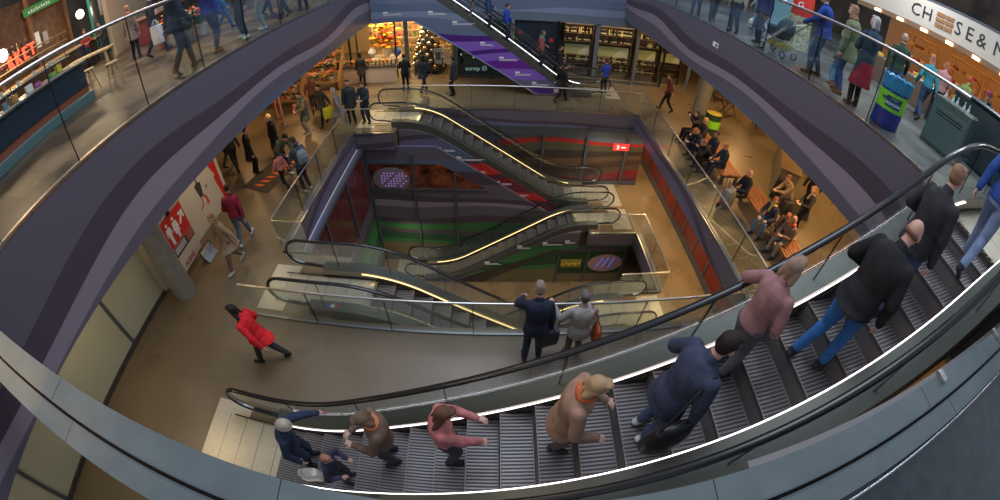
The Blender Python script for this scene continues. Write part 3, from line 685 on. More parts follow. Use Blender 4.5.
# ------------------------------------------------------------------ bags
def shoulder_bag(label, D, side, col, w_=.30, h_=.30, t_=.13, drop=.55):
    """bag hanging from a shoulder of a placed person"""
    M = D['M']; i = 0 if side < 0 else 1; s = side; k = D['k']; shp = D['sh'][i]
    c = Vector((D['hip'].x+s*.31, D['hip'].y-.06, shp.z-drop))
    t = thing('handbag', label, 'bag', M @ Vector(c), 0); t.rotation_euler = (0,0,M.to_euler().z)
    b = B(); rings = []
    for z, a_, q in ((-h_/2,.42,.42),(-h_/2+.03,.5,.5),(0,.5,.46),(h_/2-.04,.42,.30),(h_/2,.36,.14)):
        rings.append([(q*t_*2*math.cos(a)*.5*abs(math.cos(a))**-.3 if abs(math.cos(a)) > .01 else 0, a_*w_*math.sin(a), z) for a in [2*PI*j/20+.05 for j in range(20)]])
    b.loft(rings); b.build('bag_body', mat('leather_%02d' % int(col[0]*99), col, .45, bump=.3, nscale=20), t, True, 60)
    b = B(); top = Vector(shp)+Vector((-s*.02,0,.085))-c
    pts = [(0,-w_*.36,h_/2-.02), (-.01,-w_*.30,h_/2+.14), tuple(top+Vector((.0,-.035,-.04))), tuple(top), tuple(top+Vector((0,.035,-.04))), (-.01,w_*.30,h_/2+.14), (0,w_*.36,h_/2-.02)]
    b.tube(pts, .012, 8); b.build('strap', mat('leather_%02d' % int(col[0]*99)), t, True, 70)
    return t
def backpack(label, D, col):
    M = D['M']; t = thing('backpack', label, 'backpack', (0,0,0)); t.matrix_world = M @ Matrix.Translation(D['hip']) @ D['Rt'].to_4x4()
    b = B(); rings = []
    for z, w_, d_ in ((.08,.10,.05),(.10,.15,.09),(.25,.16,.10),(.42,.15,.08),(.49,.10,.04)):
        rings.append([(w_*math.copysign(abs(math.cos(a))**.6, math.cos(a)), -.225+d_*math.copysign(abs(math.sin(a))**.6, math.sin(a)), z) for a in [2*PI*j/20 for j in range(20)]])
    b.loft(rings); bb_ = b.build('bag_body', fab(col), t, True, 60)
    b = B(); b.rbox(-.11,.11,-.36,-.30,.13,.30,.03); b.build('front_pocket', fab(tuple(c*.7 for c in col)), bb_, True)
    for s in (-1, 1):
        b = B(); b.tube([(s*.10,-.17,.46),(s*.115,-.06,.555),(s*.12,.08,.50),(s*.12,.145,.36),(s*.13,.10,.2),(s*.13,-.14,.12)], .018, 8, ry=.008); b.build('strap', fab(tuple(c*.6 for c in col)), t, True)
    return t
def carrier_bag(label, pos, col, rz=0, w_=.34, h_=.38, d_=.14):
    t = thing('shopping_bag', label, 'bag', pos, rz)
    b = B(); rings = []
    for z, s in ((0,.88),(.02,.95),(h_*.5,1.0),(h_*.9,.93),(h_,.9)):
        rings.append([(w_/2*s*math.copysign(abs(math.cos(a))**.35, math.cos(a)), d_/2*s*math.copysign(abs(math.sin(a))**.5, math.sin(a))+.01*math.sin(z*30+a*3), z) for a in [2*PI*j/24 for j in range(24)]])
    b.loft(rings, mat('bag_%02d%02d%02d' % tuple(int(c*99) for c in col), col, .45)); b.build('bag_body', None, t, True, 50)
    for s in (-1, 1):
        b = B(); b.tube([(-.08, s*d_*.3, h_), (-.06, s*.02, h_+.13), (0, 0, h_+.17), (.06, s*.02, h_+.13), (.08, s*d_*.3, h_)], .008, 6); b.build('bag_handle', mat('bag_%02d%02d%02d' % tuple(int(c*99) for c in col)), t, True)
    return t
# ------------------------------------------------------------------ the people in the photo
NAVY=(.02,.025,.05); JEAN=(.05,.08,.16); LJEAN=(.22,.32,.42); BLK=(.012,.012,.014); GRY=(.16,.16,.17); BRN=(.10,.055,.03); TAN=(.34,.25,.17); CHAR=(.035,.036,.04)
hb=(.05,.03,.018); hg=(.32,.31,.30); hl=(.34,.22,.11); hd=(.02,.015,.012)
# the couple at the rail
_, D = person('grey-haired man in dark jacket with his back turned, leaning on the middle rail', (.80,3.72,0), -2, 1.88, dict(LEANR, hands=((-.20,.50,1.06),(.24,.04,.82)), lean=13, elbows=((-.9,-.2,-.4),(.6,-.6,-.3))), NAVY, (.03,.04,.07), (.04,.03,.03), ((.22,.17,.13),'short'), 1, fat=1.1, coat=.10, vox=.009)
carrier_bag('dark blue cloth bag held by the man at the rail', (1.05,3.78,.36), (.015,.03,.07), .3, .40, .42, .2)
_, D = person('woman in light grey sweater pointing over the rail, brown bag on her shoulder', (1.56,3.70,0), 2, 1.70, dict(lean=13, hands=((-.46,.34,1.24),(.18,.46,1.06)), elbows=((-.5,-.4,-.9),(.8,-.3,-.6)), curl=.2), (.30,.29,.28), (.10,.10,.11), (.12,.05,.03), ((.12,.11,.11),'short'), 1, fat=1.14, coat=.12, vox=.009)
shoulder_bag('brown leather shoulder bag of the woman in grey at the rail', D, 1, (.30,.07,.03), .36, .36, .16, .50)
# middle floor, left
person('striding person in bright red coat and dark trousers, alone on the grey floor', (-4.15,3.18,0), 95, 1.74, dict(WALK, lean=16), (.62,.02,.025), (.03,.03,.035), BLK, (hd,'long'), 1, coat=.15, vox=.011)
person('person in maroon jumper and blue jeans walking away beside the left advert wall', (-6.5,6.45,0), 20, 1.76, dict(WALK2, lean=10, nod=15), (.26,.025,.05), (.10,.15,.22), (.5,.5,.5), (hb,'short'), 1, fat=1.1)
person('blurred walker in beige coat crossing the floor beside the left escalator landing', (-6.3,5.55,0), 160, 1.72, WALK, (.32,.24,.15), (.14,.11,.08), (.4,.4,.4), (hl,'bob'), 0, coat=.3)
_, D = person('man in dark hooded coat looking at his phone behind the left glass rail', (-5.5,8.8,0), 60, 1.80, dict(HOLD, lean=4), (.05,.06,.085), NAVY, (.6,.58,.5), (hb,'short'), 1, hood=True, coat=.1)
backpack('grey backpack worn by the man with the phone at the left rail', D, (.16,.19,.23))
person('small girl in pink top standing on the mat beside the stooping man', (-6.35,8.95,0), 70, 1.28, dict(WALK2), (.55,.20,.18), BLK, BLK, (hb,'long'), 0)
person('stooping man in grey-green leather jacket beside the girl in pink', (-6.7,9.6,0), -110, 1.80, dict(lean=42, nod=0, hands=((-.14,.62,.85),(.20,.55,.95)), feet=((-.13,.1,0),(.13,-.1,0))), (.085,.09,.075), BLK, (.55,.52,.48), (hd,'short'), 1, fat=1.1)
person('person in long black coat at the far end of the dark floor mat', (-8.0,9.7,0), -40, 1.74, dict(feet=((-.11,0,0),(.11,.05,0)), lean=6), BLK, BLK, BLK, (hd,'short'), 1, coat=.35)
person('person in cream woolly hat and dark coat among the group at the left', (-7.5,10.7,0), 150, 1.70, {}, (.02,.02,.03), CHAR, BLK, ((.62,.48,.22),'beanie'), 0, coat=.2)
person('dark-trousered person striding half hidden under the left printed beam', (-8.9,9.9,0), 60, 1.78, WALK2, (.03,.028,.028), (.02,.02,.022), BLK, (hd,'short'), 1)
person('person in dark brown jacket farthest left in the group below the beam', (-9.6,10.3,0), -20, 1.76, WALK, (.06,.035,.02), CHAR, BLK, (hd,'short'), 1, coat=.2)
person('woman in green-grey top and brown skirt holding bags near the flower shop', (-7.1,12.5,0), 150, 1.76, dict(HOLD), (.13,.16,.13), (.34,.30,.26), (.5,.45,.38), (hb,'bun'), 0, coat=.34, fat=1.12, scarf=(.10,.16,.14))
carrier_bag('pink bag on the arm of the woman in green-grey top', (-7.55,12.7,.85), (.55,.05,.12), .6, .25, .3, .1)
person('shopper in dark coat beside the bright yellow bag', (-6.6,13.2,0), 160, 1.74, WALK, (.05,.045,.05), BLK, BLK, (hb,'short'), 1, coat=.15)
carrier_bag('bright yellow-green shopping bag by the dark-coated shopper', (-6.15,12.75,.52), (.50,.52,.03), .4, .48, .42, .16)
person('shopper in rust jacket close to the shelves of the flower shop', (-7.6,14.4,0), 30, 1.70, WALK2, (.20,.09,.05), (.05,.04,.04), BRN, (hl,'bob'), 0)
person('shopper in grey raincoat stepping off between the flower shop and the far escalator', (-5.75,12.75,0), 100, 1.72, WALK, (.17,.18,.19), GRY, BRN, (hg,'bob'), 0, coat=.3)
person('bulky person in black coat by the corner of the far left glass rail', (-5.45,13.3,0), 190, 1.80, {}, (.035,.045,.05), BLK, BLK, (hd,'short'), 1, coat=.25, fat=1.15)
person('slim person in dark blue coat beside the top of the far escalator', (-4.85,13.3,0), 170, 1.74, HOLD, (.025,.035,.05), (.02,.03,.04), BLK, (hb,'short'), 0, coat=.15)
person('customer in dark patterned coat facing the flower display', (-6.3,17.4,0), 5, 1.72, {}, (.05,.05,.06), BLK, BLK, (hd,'long'), 0, coat=.3)
person('customer in black jacket in front of the silver bauble tree', (-3.95,16.6,0), 10, 1.74, HOLD, (.02,.022,.028), BLK, BLK, (hb,'short'), 1)
person('customer in navy coat right of the silver bauble tree', (-3.1,16.4,0), -30, 1.70, WALK, (.025,.03,.045), (.03,.03,.04), BLK, (hd,'bob'), 0, coat=.2)
person('man in charcoal coat by the glass of the green travel shop', (-1.7,16.0,0), 80, 1.76, {}, (.03,.035,.035), BLK, BLK, (hd,'short'), 1, coat=.2)
person('person in black hurrying past the foot of the purple escalator', (2.9,15.5,0), -80, 1.78, dict(WALK, lean=10), (.015,.014,.016), BLK, BLK, (hd,'short'), 1, coat=.2)
person('customer in bright blue jacket in front of the wine shelves', (5.2,16.9,0), 10, 1.66, HOLD, (.03,.06,.35), NAVY, BLK, (hb,'short'), 1)
person('blurred walker in dark wine-red top between the wine shop and the column', (7.8,15.3,0), 70, 1.76, dict(WALK2, lean=8), (.12,.03,.035), BLK, BLK, (hb,'short'), 1)
# benches
def sitter(label, x, y, face, pose, **kw):
    return person(label, (x, y, 0), face, kw.pop('h', 1.75), pose, **kw)
PH = dict(SIT, hands=((-.20,.42,1.20),(.02,.44,1.30)), elbows=((-.6,-.2,-.8),(.6,-.2,-.8)))
sitter('seated person raising both hands with a camera at the far end of the first bench', 7.75,12.35,88, PH, top=(.02,.022,.03), bottom=BLK, hair=(hd,'long'))
sitter('blond seated person in dark leather jacket, second from the far end of the bench', 7.85,11.82,92, SIT, top=(.035,.03,.03), bottom=(.03,.035,.05), hair=(hl,'short'), skin=1)
sitter('red-haired person bent forward over their knees on the first bench', 7.55,11.25,95, SITF, top=(.022,.024,.036), bottom=NAVY, hair=((.30,.11,.04),'short'), skin=1)
sitter('seated man in navy jacket with hands clasped, middle of the first bench', 7.8,10.80,92, dict(SIT, hands=((-.05,.36,.75),(.05,.36,.75))), top=(.03,.034,.055), bottom=(.04,.06,.10), hair=(hb,'short'), skin=1)
sitter('hunched man in black on the first bench, hands at his chin', 7.45,10.38,90, dict(SITF, hands=((-.05,.60,.90),(.05,.60,.90))), top=(.015,.016,.02), bottom=BLK, hair=((.18,.12,.08),'short'), skin=1)
sitter('ginger-haired seated person in dark blue coat at the near end of the first bench', 7.75,9.95,84, dict(SIT, hands=((-.10,.38,.66),(.10,.40,.70)), nod=15), top=(.028,.032,.055), bottom=NAVY, hair=((.45,.20,.07),'short'), skin=1, coat=.0, fat=1.1)
sitter('balding man in black coat sitting behind the grey trolley on the second bench', 7.75,8.35,88, dict(SIT, hands=((-.12,.40,.70),(.12,.38,.66))), top=(.022,.024,.03), bottom=BLK, hair=((.3,.2,.12),'bald'), skin=1, fat=1.1)
sitter('seated woman in denim jacket and yellow scarf on the second bench', 8.0,7.10,110, dict(SIT, lean=10, hands=((-.14,.40,.66),(.12,.42,.66))), top=(.045,.055,.075), bottom=(.09,.16,.26), hair=((.22,.08,.04),'bob'), scarf=(.62,.50,.14))
sitter('seated man in brown padded jacket with an orange scarf, near end of second bench', 8.1,6.22,100, dict(SIT, lean=6, hands=((-.06,.36,.74),(.08,.36,.74))), top=(.19,.13,.10), bottom=(.25,.20,.18), hair=((.5,.4,.3),'bald'), skin=1, scarf=(.75,.14,.03), fat=1.15)
sitter('auburn-haired person seated between the yellow and the orange scarf', 8.45,6.72,120, SITF, top=(.10,.07,.06), bottom=(.05,.045,.05), hair=((.25,.09,.04),'short'), skin=1)
sitter('man in tan sweater bending forward on the edge of the grey block', 9.75,8.25,80, dict(SITF, lean=28), top=(.27,.19,.13), bottom=(.06,.05,.05), hair=((.2,.1,.06),'short'), skin=1, fat=1.15)
person('person in black with white shoes mostly hidden behind the grey block', (10.6,8.15,0), -70, 1.76, WALK, (.015,.015,.016), BLK, (.7,.68,.62), (hd,'short'), 1)
person('young standing woman in open black coat facing the second bench', (9.4,7.05,0), 75, 1.72, dict(HOLD, feet=((-.1,.05,0),(.1,-.05,0))), (.02,.02,.024), BLK, BLK, ((.16,.08,.04),'long'), 0, coat=.32, scarf=(.30,.24,.17))
# riders on the big escalator (stand on the steps)
FL = ESC['near'][1]
def rider(label, x, y, face, **kw):
    n = round((x-(-2.75-.3))/.40-.5); xs = -2.75-.3+n*.40; zs = interp(FL, xs+.2)
    pose = kw.pop('pose', RIDE); hh = kw.pop('h', 1.72)
    return person(label, (xs+.19, y, zs+.004), face, hh, pose, vox=.009, **kw)
RR = dict(feet=((-.10,.02,0),(.10,0,0)), lean=6)
FW = -90
_, D0 = rider('boarding rider in navy coat with pale hat, one hand stretched to the far handrail', -2.95, 1.32, FW+12, pose=dict(RR, hands=((-.42,.52,1.08),(.30,.18,.86)), lean=16, nod=6), top=(.03,.045,.085), bottom=(.035,.045,.07), hair=((.42,.35,.28),'beanie'), skin=1, coat=.12, h=1.74)
carrier_bag('white carrier bag hanging beside the boarding rider in navy', (-2.62,.98,.30), (.68,.64,.58), .2, .34, .36, .15)
_, D1 = rider('rider in brown jacket and orange scarf hugging a bundle, low on the escalator', -1.30, 1.42, FW-160, pose=dict(HOLD, nod=28, look=10), top=(.17,.11,.08), bottom=(.05,.05,.055), hair=((.16,.10,.06),'bob'), scarf=(.70,.26,.10), fat=1.12, h=1.68)
rider('child in dark blue on the escalator beside the brown jacket', -1.95, 1.06, FW, pose=dict(RR, hands=((-.2,.3,1.1),(.2,.25,1.1))), top=(.05,.05,.09), bottom=(.04,.04,.05), hair=((.34,.16,.10),'short'), skin=1, h=1.25)
_, D2 = rider('long brown-haired rider in pink cardigan, third from the foot of the escalator', -.50, 1.36, FW+10, pose=dict(HOLD, hands=((-.12,.40,1.10),(.14,.42,.98)), nod=18), top=(.48,.17,.17), bottom=(.04,.045,.06), hair=((.13,.06,.035),'long'), h=1.64)
_, D3 = rider('rider in beige-brown coat with rusty scarf, halfway up the escalator', .78, 1.34, FW-14, pose=dict(RR, hands=((-.18,.34,1.02),(.22,.30,.98)), nod=14), top=(.33,.20,.14), bottom=(.08,.06,.06), hair=((.42,.27,.15),'bob'), scarf=(.55,.14,.05), coat=.25, fat=1.15, h=1.66)
_, D4 = rider('rider in dark blue jacket with a large black bag, above the middle of the escalator', 1.62, 1.22, FW+6, pose=dict(RR, hands=((-.30,.32,1.02),(.30,.12,.80)), lean=12, nod=10), top=(.045,.055,.095), bottom=(.06,.09,.16), hair=(hd,'short'), skin=1, coat=.15, fat=1.15, shoes=(.5,.5,.5), h=1.78)
shoulder_bag('large soft black shoulder bag carried by the rider in dark blue', D4, 1, (.014,.014,.017), .46, .42, .22, .66)
_, D5 = rider('balding rider in black leather jacket and bright blue jeans, near the top', 3.12, 1.26, FW+4, pose=dict(RR, hands=((-.28,.30,1.0),(.28,.16,.84)), lean=14, nod=8, feet=((-.12,-.16,0),(.12,.1,0))), top=(.02,.021,.023), bottom=(.035,.13,.36), hair=((.20,.11,.08),'bald'), skin=1, coat=.08, fat=1.22, h=1.80)
rider('brown-haired rider in dark coat leading the others near the top', 4.12, 1.42, FW-5, pose=dict(RR, hands=((-.25,.3,1.05),(.26,.1,.82))), top=(.03,.032,.045), bottom=(.07,.10,.17), hair=((.30,.17,.10),'short'), skin=1, coat=.1, fat=1.1, h=1.76)
rider('topmost rider in royal blue jacket and pale jeans at the escalator exit', 5.05, 1.15, FW, pose=WALK, top=(.03,.08,.30), bottom=(.20,.26,.40), hair=(hb,'short'), skin=1, h=1.78)
rider('rider in rose-grey jacket pressed against the far handrail', 2.45, 1.60, FW+10, pose=dict(RR, hands=((-.36,.30,1.08),(.2,.2,.9))), top=(.32,.17,.17), bottom=(.10,.10,.12), hair=((.30,.2,.15),'bob'), h=1.62)
# riders on the far top escalator
FT = ESC['top'][1]
def rider2(label, x, y, **kw):
    n = round((x-(-3.35-.3))/.40-.5); xs = -3.35-.3+n*.40
    return person(label, (xs+.2, y, interp(FT, xs+.2)+.004), kw.pop('face', -90), 1.74, kw.pop('pose', RIDE), **kw)
rider2('rider in pale blue top highest on the purple-sided escalator', -1.2, 17.2, top=(.30,.38,.45), bottom=GRY, hair=((.5,.4,.2),'short'))
rider2('rider in bright blue jacket on the purple-sided escalator', .45, 17.3, top=(.02,.06,.42), bottom=NAVY, hair=(hb,'short'), skin=1)
rider2('rider in navy coat behind the bright blue jacket on the escalator', -.35, 17.1, top=(.03,.06,.15), bottom=NAVY, hair=(hd,'short'), skin=1, coat=.15)
rider2('rider in dark rose sweater and teal scarf low on the purple-sided escalator', 2.2, 17.3, top=(.30,.10,.09), bottom=CHAR, hair=((.12,.07,.04),'long'), scarf=(.05,.45,.42))
rider2('rider in black coat just before the foot of the purple-sided escalator', 3.0, 17.0, top=(.02,.02,.025), bottom=BLK, hair=(hd,'short'), skin=1, coat=.2)
# market deck, left
def dk(label, x, y, face, h=1.75, pose=None, **kw): return person(label, (x, y, DECK), face, h, pose, **kw)
dk('woman in beige-brown coat with her back turned, by the flower crates', -10.5,8.45,30, 1.68, {}, top=(.26,.19,.15), bottom=NAVY, hair=((.35,.2,.12),'short'), coat=.3, scarf=(.5,.1,.08))
dk('man in navy jacket carrying a white bag on the left deck', -9.1,8.15,-20, 1.78, WALK2, top=(.03,.04,.06), bottom=NAVY, hair=(hg,'short'), skin=1)
carrier_bag('tall white plastic bag carried beside the man in navy', (-8.75,7.95,DECK+.35), (.75,.76,.80), .2, .36, .5, .2)
dk('large man in dark navy coat and brown boots close behind the left glass', -5.85,5.85,-35, 1.84, dict(WALK, feet=((-.13,.22,0),(.13,-.22,.03))), top=(.025,.04,.065), bottom=(.045,.07,.11), shoes=(.10,.06,.04), hair=(hg,'short'), skin=1, coat=.12, fat=1.2, boots=.45)
dk('person in royal blue jacket and tall brown boots behind the left glass', -5.85,6.95,-10, 1.72, dict(feet=((-.12,.12,0),(.12,-.1,0))), top=(.03,.05,.42), bottom=(.04,.07,.13), shoes=(.16,.07,.03), hair=(hl,'bob'), boots=.7)
dk('child in bright blue jeans farther back on the left deck', -7.6,9.6,-60, 1.40, WALK, top=(.05,.20,.5), bottom=(.03,.12,.32), shoes=BLK, hair=(hb,'short'))
dk('person in black leggings and white sneakers behind the left glass', -5.75,8.0,160, 1.70, dict(feet=((-.16,.05,0),(.16,-.05,0))), top=(.03,.04,.03), bottom=(.012,.014,.02), shoes=(.7,.78,.8), hair=(hb,'long'))
dk('person in pale blue jeans beside the white sneakers', -5.65,8.75,130, 1.76, {}, top=(.15,.17,.19), bottom=(.22,.34,.38), shoes=(.45,.5,.45), hair=(hl,'short'), skin=1)
dk('person in black trousers where the left glass nears the far end', -5.7,10.0,170, 1.74, WALK, top=(.03,.03,.035), bottom=BLK, hair=(hd,'short'), skin=1)
dk('dark-coated person at the far end of the left deck', -5.7,11.2,-170, 1.76, {}, top=(.02,.02,.025), bottom=CHAR, hair=(hd,'short'), skin=1, coat=.2)
dk('shopper in dark coat deeper on the left deck', -6.9,11.0,-100, 1.72, WALK2, top=(.04,.05,.05), bottom=NAVY, hair=(hg,'short'), coat=.15)
dk('drinker in red and black top at the far bar tables', -15.5,9.9,-120, 1.55, HOLD, top=(.35,.04,.03), bottom=BLK, hair=(hb,'short'), skin=1)
dk('drinker with bushy black hair at the far bar tables', -14.4,10.1,150, 1.6, HOLD, top=(.04,.03,.03), bottom=BLK, hair=(hd,'bob'), skin=2)
# market deck, right
dk('person in blue jeans seen through the glass at the far end of the right deck', 6.65,12.3,150, 1.78, {}, top=(.03,.03,.04), bottom=(.05,.10,.19), hair=(hb,'short'), skin=1)
dk('person in black jeans next to the blue jeans, far end of the right deck', 6.75,11.3,160, 1.76, WALK2, top=(.05,.05,.06), bottom=BLK, shoes=BLK, hair=(hd,'short'), skin=1)
dk('person in cream jacket and dark jeans behind the right glass', 6.75,9.95,120, 1.76, {}, top=(.42,.38,.30), bottom=(.03,.05,.09), hair=(hb,'short'), skin=1)
dk('person in royal navy jacket behind the right glass', 7.0,9.0,100, 1.72, dict(feet=((-.12,.1,0),(.12,-.05,0))), top=(.03,.05,.16), bottom=(.02,.03,.05), hair=(hd,'short'), skin=1, fat=1.15)
dk('person with light sleeves walking deeper on the right deck', 8.6,11.2,80, 1.74, WALK, top=(.35,.4,.42), bottom=JEAN, hair=(hb,'long'))
dk('tall man in cobalt blue coat pushing the pram', 7.1,6.75,40, 1.92, dict(hands=((-.18,.45,1.0),(.18,.45,1.0)), feet=((-.12,.1,0),(.12,-.1,0)), lean=8), top=(.015,.05,.27), bottom=(.02,.06,.10), hair=((.25,.17,.1),'short'), skin=1, coat=.1, fat=1.22)
dk('child in washed jeans and grey top behind the pram', 7.4,6.35,20, 1.25, {}, top=(.10,.13,.18), bottom=(.16,.28,.42), shoes=(.2,.14,.1), hair=(hl,'short'))
dk('woman in olive parka with a patterned scarf, next to the cobalt coat', 6.95,5.75,15, 1.86, dict(feet=((-.12,-.12,0),(.12,.1,0)), lean=6), top=(.17,.20,.12), bottom=(.03,.08,.22), shoes=(.12,.06,.03), hair=((.30,.18,.10),'long'), coat=.25, fat=1.15, scarf=(.22,.13,.08))
dk('grey-haired woman in long dark blue coat and tall black boots beside the blue bin', 6.72,5.05,-20, 1.80, dict(hands=((-.06,.30,1.06),(.06,.32,1.04)), elbows=((-.7,-.3,-.8),(.7,-.3,-.8)), feet=((-.10,0,0),(.10,.04,0)), look=20), top=(.03,.055,.085), bottom=(.02,.02,.02), shoes=(.015,.014,.015), hair=((.40,.39,.38),'bob'), coat=.42, skirt=(.30,.02,.04), boots=.85, fat=1.05)
dk('man in dark green jacket and jeans blurred in front of the cheese stall', 8.9,5.7,-50, 1.80, WALK, top=(.03,.055,.04), bottom=(.05,.13,.26), hair=((.4,.28,.2),'short'), skin=1)
dk('shopper in turquoise body warmer leaning towards the cheese counter', 10.2,5.4,-30, 1.70, dict(WALK2, lean=12), top=(.03,.22,.27), bottom=(.04,.07,.14), hair=((.35,.14,.09),'long'))
dk('shopper in rose knitted sweater in front of the cheese shelves', 11.4,5.6,-60, 1.74, dict(HOLD, lean=10), top=(.40,.20,.20), bottom=BLK, hair=((.3,.1,.05),'bob'))
dk('shopper in lime and black jacket nearest the orange shelves', 12.6,5.3,-100, 1.74, WALK2, top=(.18,.24,.06), bottom=BLK, hair=((.45,.08,.04),'short'), skin=1)
dk('seller in wine-red bobble hat and scarf behind the dark counter', 10.6,3.75,95, 1.68, HOLD, top=(.03,.03,.04), bottom=BLK, hair=((.16,.02,.05),'beanie'), scarf=(.25,.17,.12))
# ------------------------------------------------------------------ shops on the middle floor
M_OAK = mat('oak', (.36,.20,.09), .5, noise=.25, nscale=14); M_WOODL = mat('pale_wood', (.48,.33,.18), .5, noise=.2, nscale=12)
M_BENCHW = mat('bench_wood', (.30,.12,.05), .42, noise=.25, nscale=10)
M_BLUEPOST = mat('blue_grey_post', (.16,.22,.30), .4, .4)
M_RED = mat('sign_red', (.62,.03,.02), .45); M_CREAM = mat('cream_board', (.62,.56,.46), .55)
# shop front: bulkhead, posts and glass
YF = 18.4
b = B(); b.box(-14, 16, YF, YF+.25, Z(3.55), zb); struct('trim_13', b, mat('blue_grey_band', (.13,.17,.22), .45))
for i, (x, w_) in enumerate(((-7.15,.09),(-6.75,.06),(-4.75,.06),(-4.2,.20),(-1.85,.14),(.85,.12),(3.05,.10),(5.0,.18),(7.15,.12),(8.7,.10),(10.3,.14),(12.2,.12))):
    b = B(); b.box(x-w_/2, x+w_/2, YF, YF+.12, 0, Z(3.5)); struct('window_%d' % (i+4), b, M_BLUEPOST if w_ > .1 else M_BLACK)
for x0_, x1_, n in ((-1.75,.8,20),(3.1,4.9,21),(5.1,7.08,22),(7.2,8.65,23)):
    b = B(); b.box(x0_, x1_, YF+.05, YF+.07, .02, Z(3.55)); b2 = struct('window_%d' % n, b, M_GL)
    b = B(); b.box(x0_, x1_, YF+.02, YF+.10, 0, .14); struct('baseboard_%d' % n, b, M_FRAME)
for x in (-2.0, .9): b = B(); b.box(x, x+.12, YF+.1, 23.8, 0, zb); struct('wall_shop_divider', b, M_WARMWALL)
# ---- flower shop
def pot_flower(kind_cols, pots, name='flower_pot', r=.11, h=.2, bloom=14, sp=.2, seed=0):
    rnd = random.Random(seed); t = bpy.data.objects.new(name, None); COL.objects.link(t)
    b = B(); b.lathe([(.001,0),(r*.7,0),(r,h),(r*1.08,h),(r*1.08,h-.02),(r*.9,h-.02)], 14); b.build('pot', pots, t, True)
    b = B(); gm = mat('leaf_green', (.05,.14,.03), .6); 
    for i in range(bloom):
        a = rnd.random()*2*PI; q = rnd.random()*sp; z = h+.12+rnd.random()*sp*1.2
        b.tube([(0,0,h-.03),(q*.5*math.cos(a),q*.5*math.sin(a),z*.7),(q*math.cos(a),q*math.sin(a),z)], .004, 4)
        for s in (0,1): b.add([(q*.4*math.cos(a),q*.4*math.sin(a),h+.02),(q*1.1*math.cos(a+.5),q*1.1*math.sin(a+.5),z*.8),(q*.9*math.cos(a-.4+s),q*.9*math.sin(a-.4+s),z*.75)], [(0,1,2)])
    b.build('stems', gm, t)
    rnd = random.Random(seed)
    for ci, c in enumerate(kind_cols):
        b = B()
        for i in range(bloom):
            a = rnd.random()*2*PI; q = rnd.random()*sp; z = h+.12+rnd.random()*sp*1.2
            if i % len(kind_cols) == ci: 
                for p in range(5): b.ball((q*math.cos(a)+.025*math.cos(p*1.26),q*math.sin(a)+.025*math.sin(p*1.26),z+.01*(p%2)), (.026,.026,.014), 6, 4)
        b.build('blossoms', mat('petal_%d_%d_%d' % tuple(int(v*99) for v in c), c, .6), t, True)
    return t
protos = [pot_flower([(.85,.6,.03),(.8,.25,.02)], mat('terracotta', (.4,.15,.07), .7), seed=1), pot_flower([(.75,.04,.03),(.8,.35,.3)], mat('white_pot', (.6,.58,.52), .4), seed=2),
          pot_flower([(.8,.78,.7),(.55,.5,.2)], mat('zinc_pot', (.35,.36,.36), .35, .8), seed=3), pot_flower([(.35,.08,.3),(.75,.5,.1)], mat('terracotta'), seed=4)]
# stepped display racks outside, left of the shop
rnd = random.Random(5)
def rack(label, x0, x1, y0, levels, depth, m, face=0, name='display_rack', sides=True):
    t = thing(name, label, 'shelf', (x0, y0, 0), face); W = x1-x0
    for z, off in levels:
        b = B(); b.rbox(0, W, off, off+depth, z-.03, z, .01); b.build('shelf_board', m, t)
    zt_ = max(z for z, _ in levels)
    for x in ((0, W-.05) if sides else ()):
        b = B(); b.prism([(levels[0][1], 0),(levels[0][1], levels[0][0]),(levels[-1][1]+depth, zt_+.25),(levels[-1][1]+depth, 0)], x, x+.05, 'x', m); b.build('side_panel', None, t)
    return t
used = set(); cnt = 0
racks = [('stepped oak rack of pots along the wall, left of the flower shop glass', -10.6, -7.4, 17.0), ('low oak rack of pots standing before the flower shop corner', -10.8, -8.6, 14.9)]
for (lb, x0_, x1_, y0_) in racks:
    lv = [(.45,0),(.85,.32),(1.25,.64),(1.7,.96)]
    rack(lb, x0_, x1_, y0_, lv, .32, M_OAK)
    for z, off in lv:
        x = x0_+.2
        while x < x1_-.15:
            k = cnt % 4; src = protos[k]; o = src if k not in used else copy_tree(src); used.add(k); cnt += 1
            o.location = (x, y0_+off+.16, z); o.rotation_euler = (0,0,rnd.random()*6); s = .75+rnd.random()*.3; o.scale = (s,s,s)
            tag(o, 'small potted blooms tightly packed on the stepped oak racks', 'potted flower', 'potted flowers on the oak racks'); x += .29
# white vase block with a huge bouquet behind the glass
t = thing('display_block', 'white display block under the yellow and orange bouquet', 'display stand', (-5.55,19.5,0)); b = B(); b.rbox(-.75,.75,-.4,.4,0,.85,.03); b.build('block', mat('white_lacquer', (.7,.68,.6), .3), t); b = B(); b.box(-.05,.05,-.41,.41,.2,.856); b.build('ribbon', mat('gold_ribbon', (.6,.42,.12), .4), t)
t = thing('bouquet', 'huge bouquet of yellow, orange and red blooms in the flower shop window', 'bouquet', (-5.5,19.5,.85))
b = B(); b.lathe([(.001,0),(.14,0),(.20,.25),(.16,.45),(.19,.5)], 18); b.build('vase', mat('white_pot'), t, True)
b = B()
for i in range(40):
    a = rnd.random()*2*PI; q = .15+rnd.random()*.75; z = .55+rnd.random()*1.2; b.tube([(0,0,.45),(q*.4*math.cos(a),q*.3*math.sin(a),z*.7),(q*math.cos(a),q*.5*math.sin(a),z)], .007, 4)
b.build('stems', mat('leaf_green'), t)
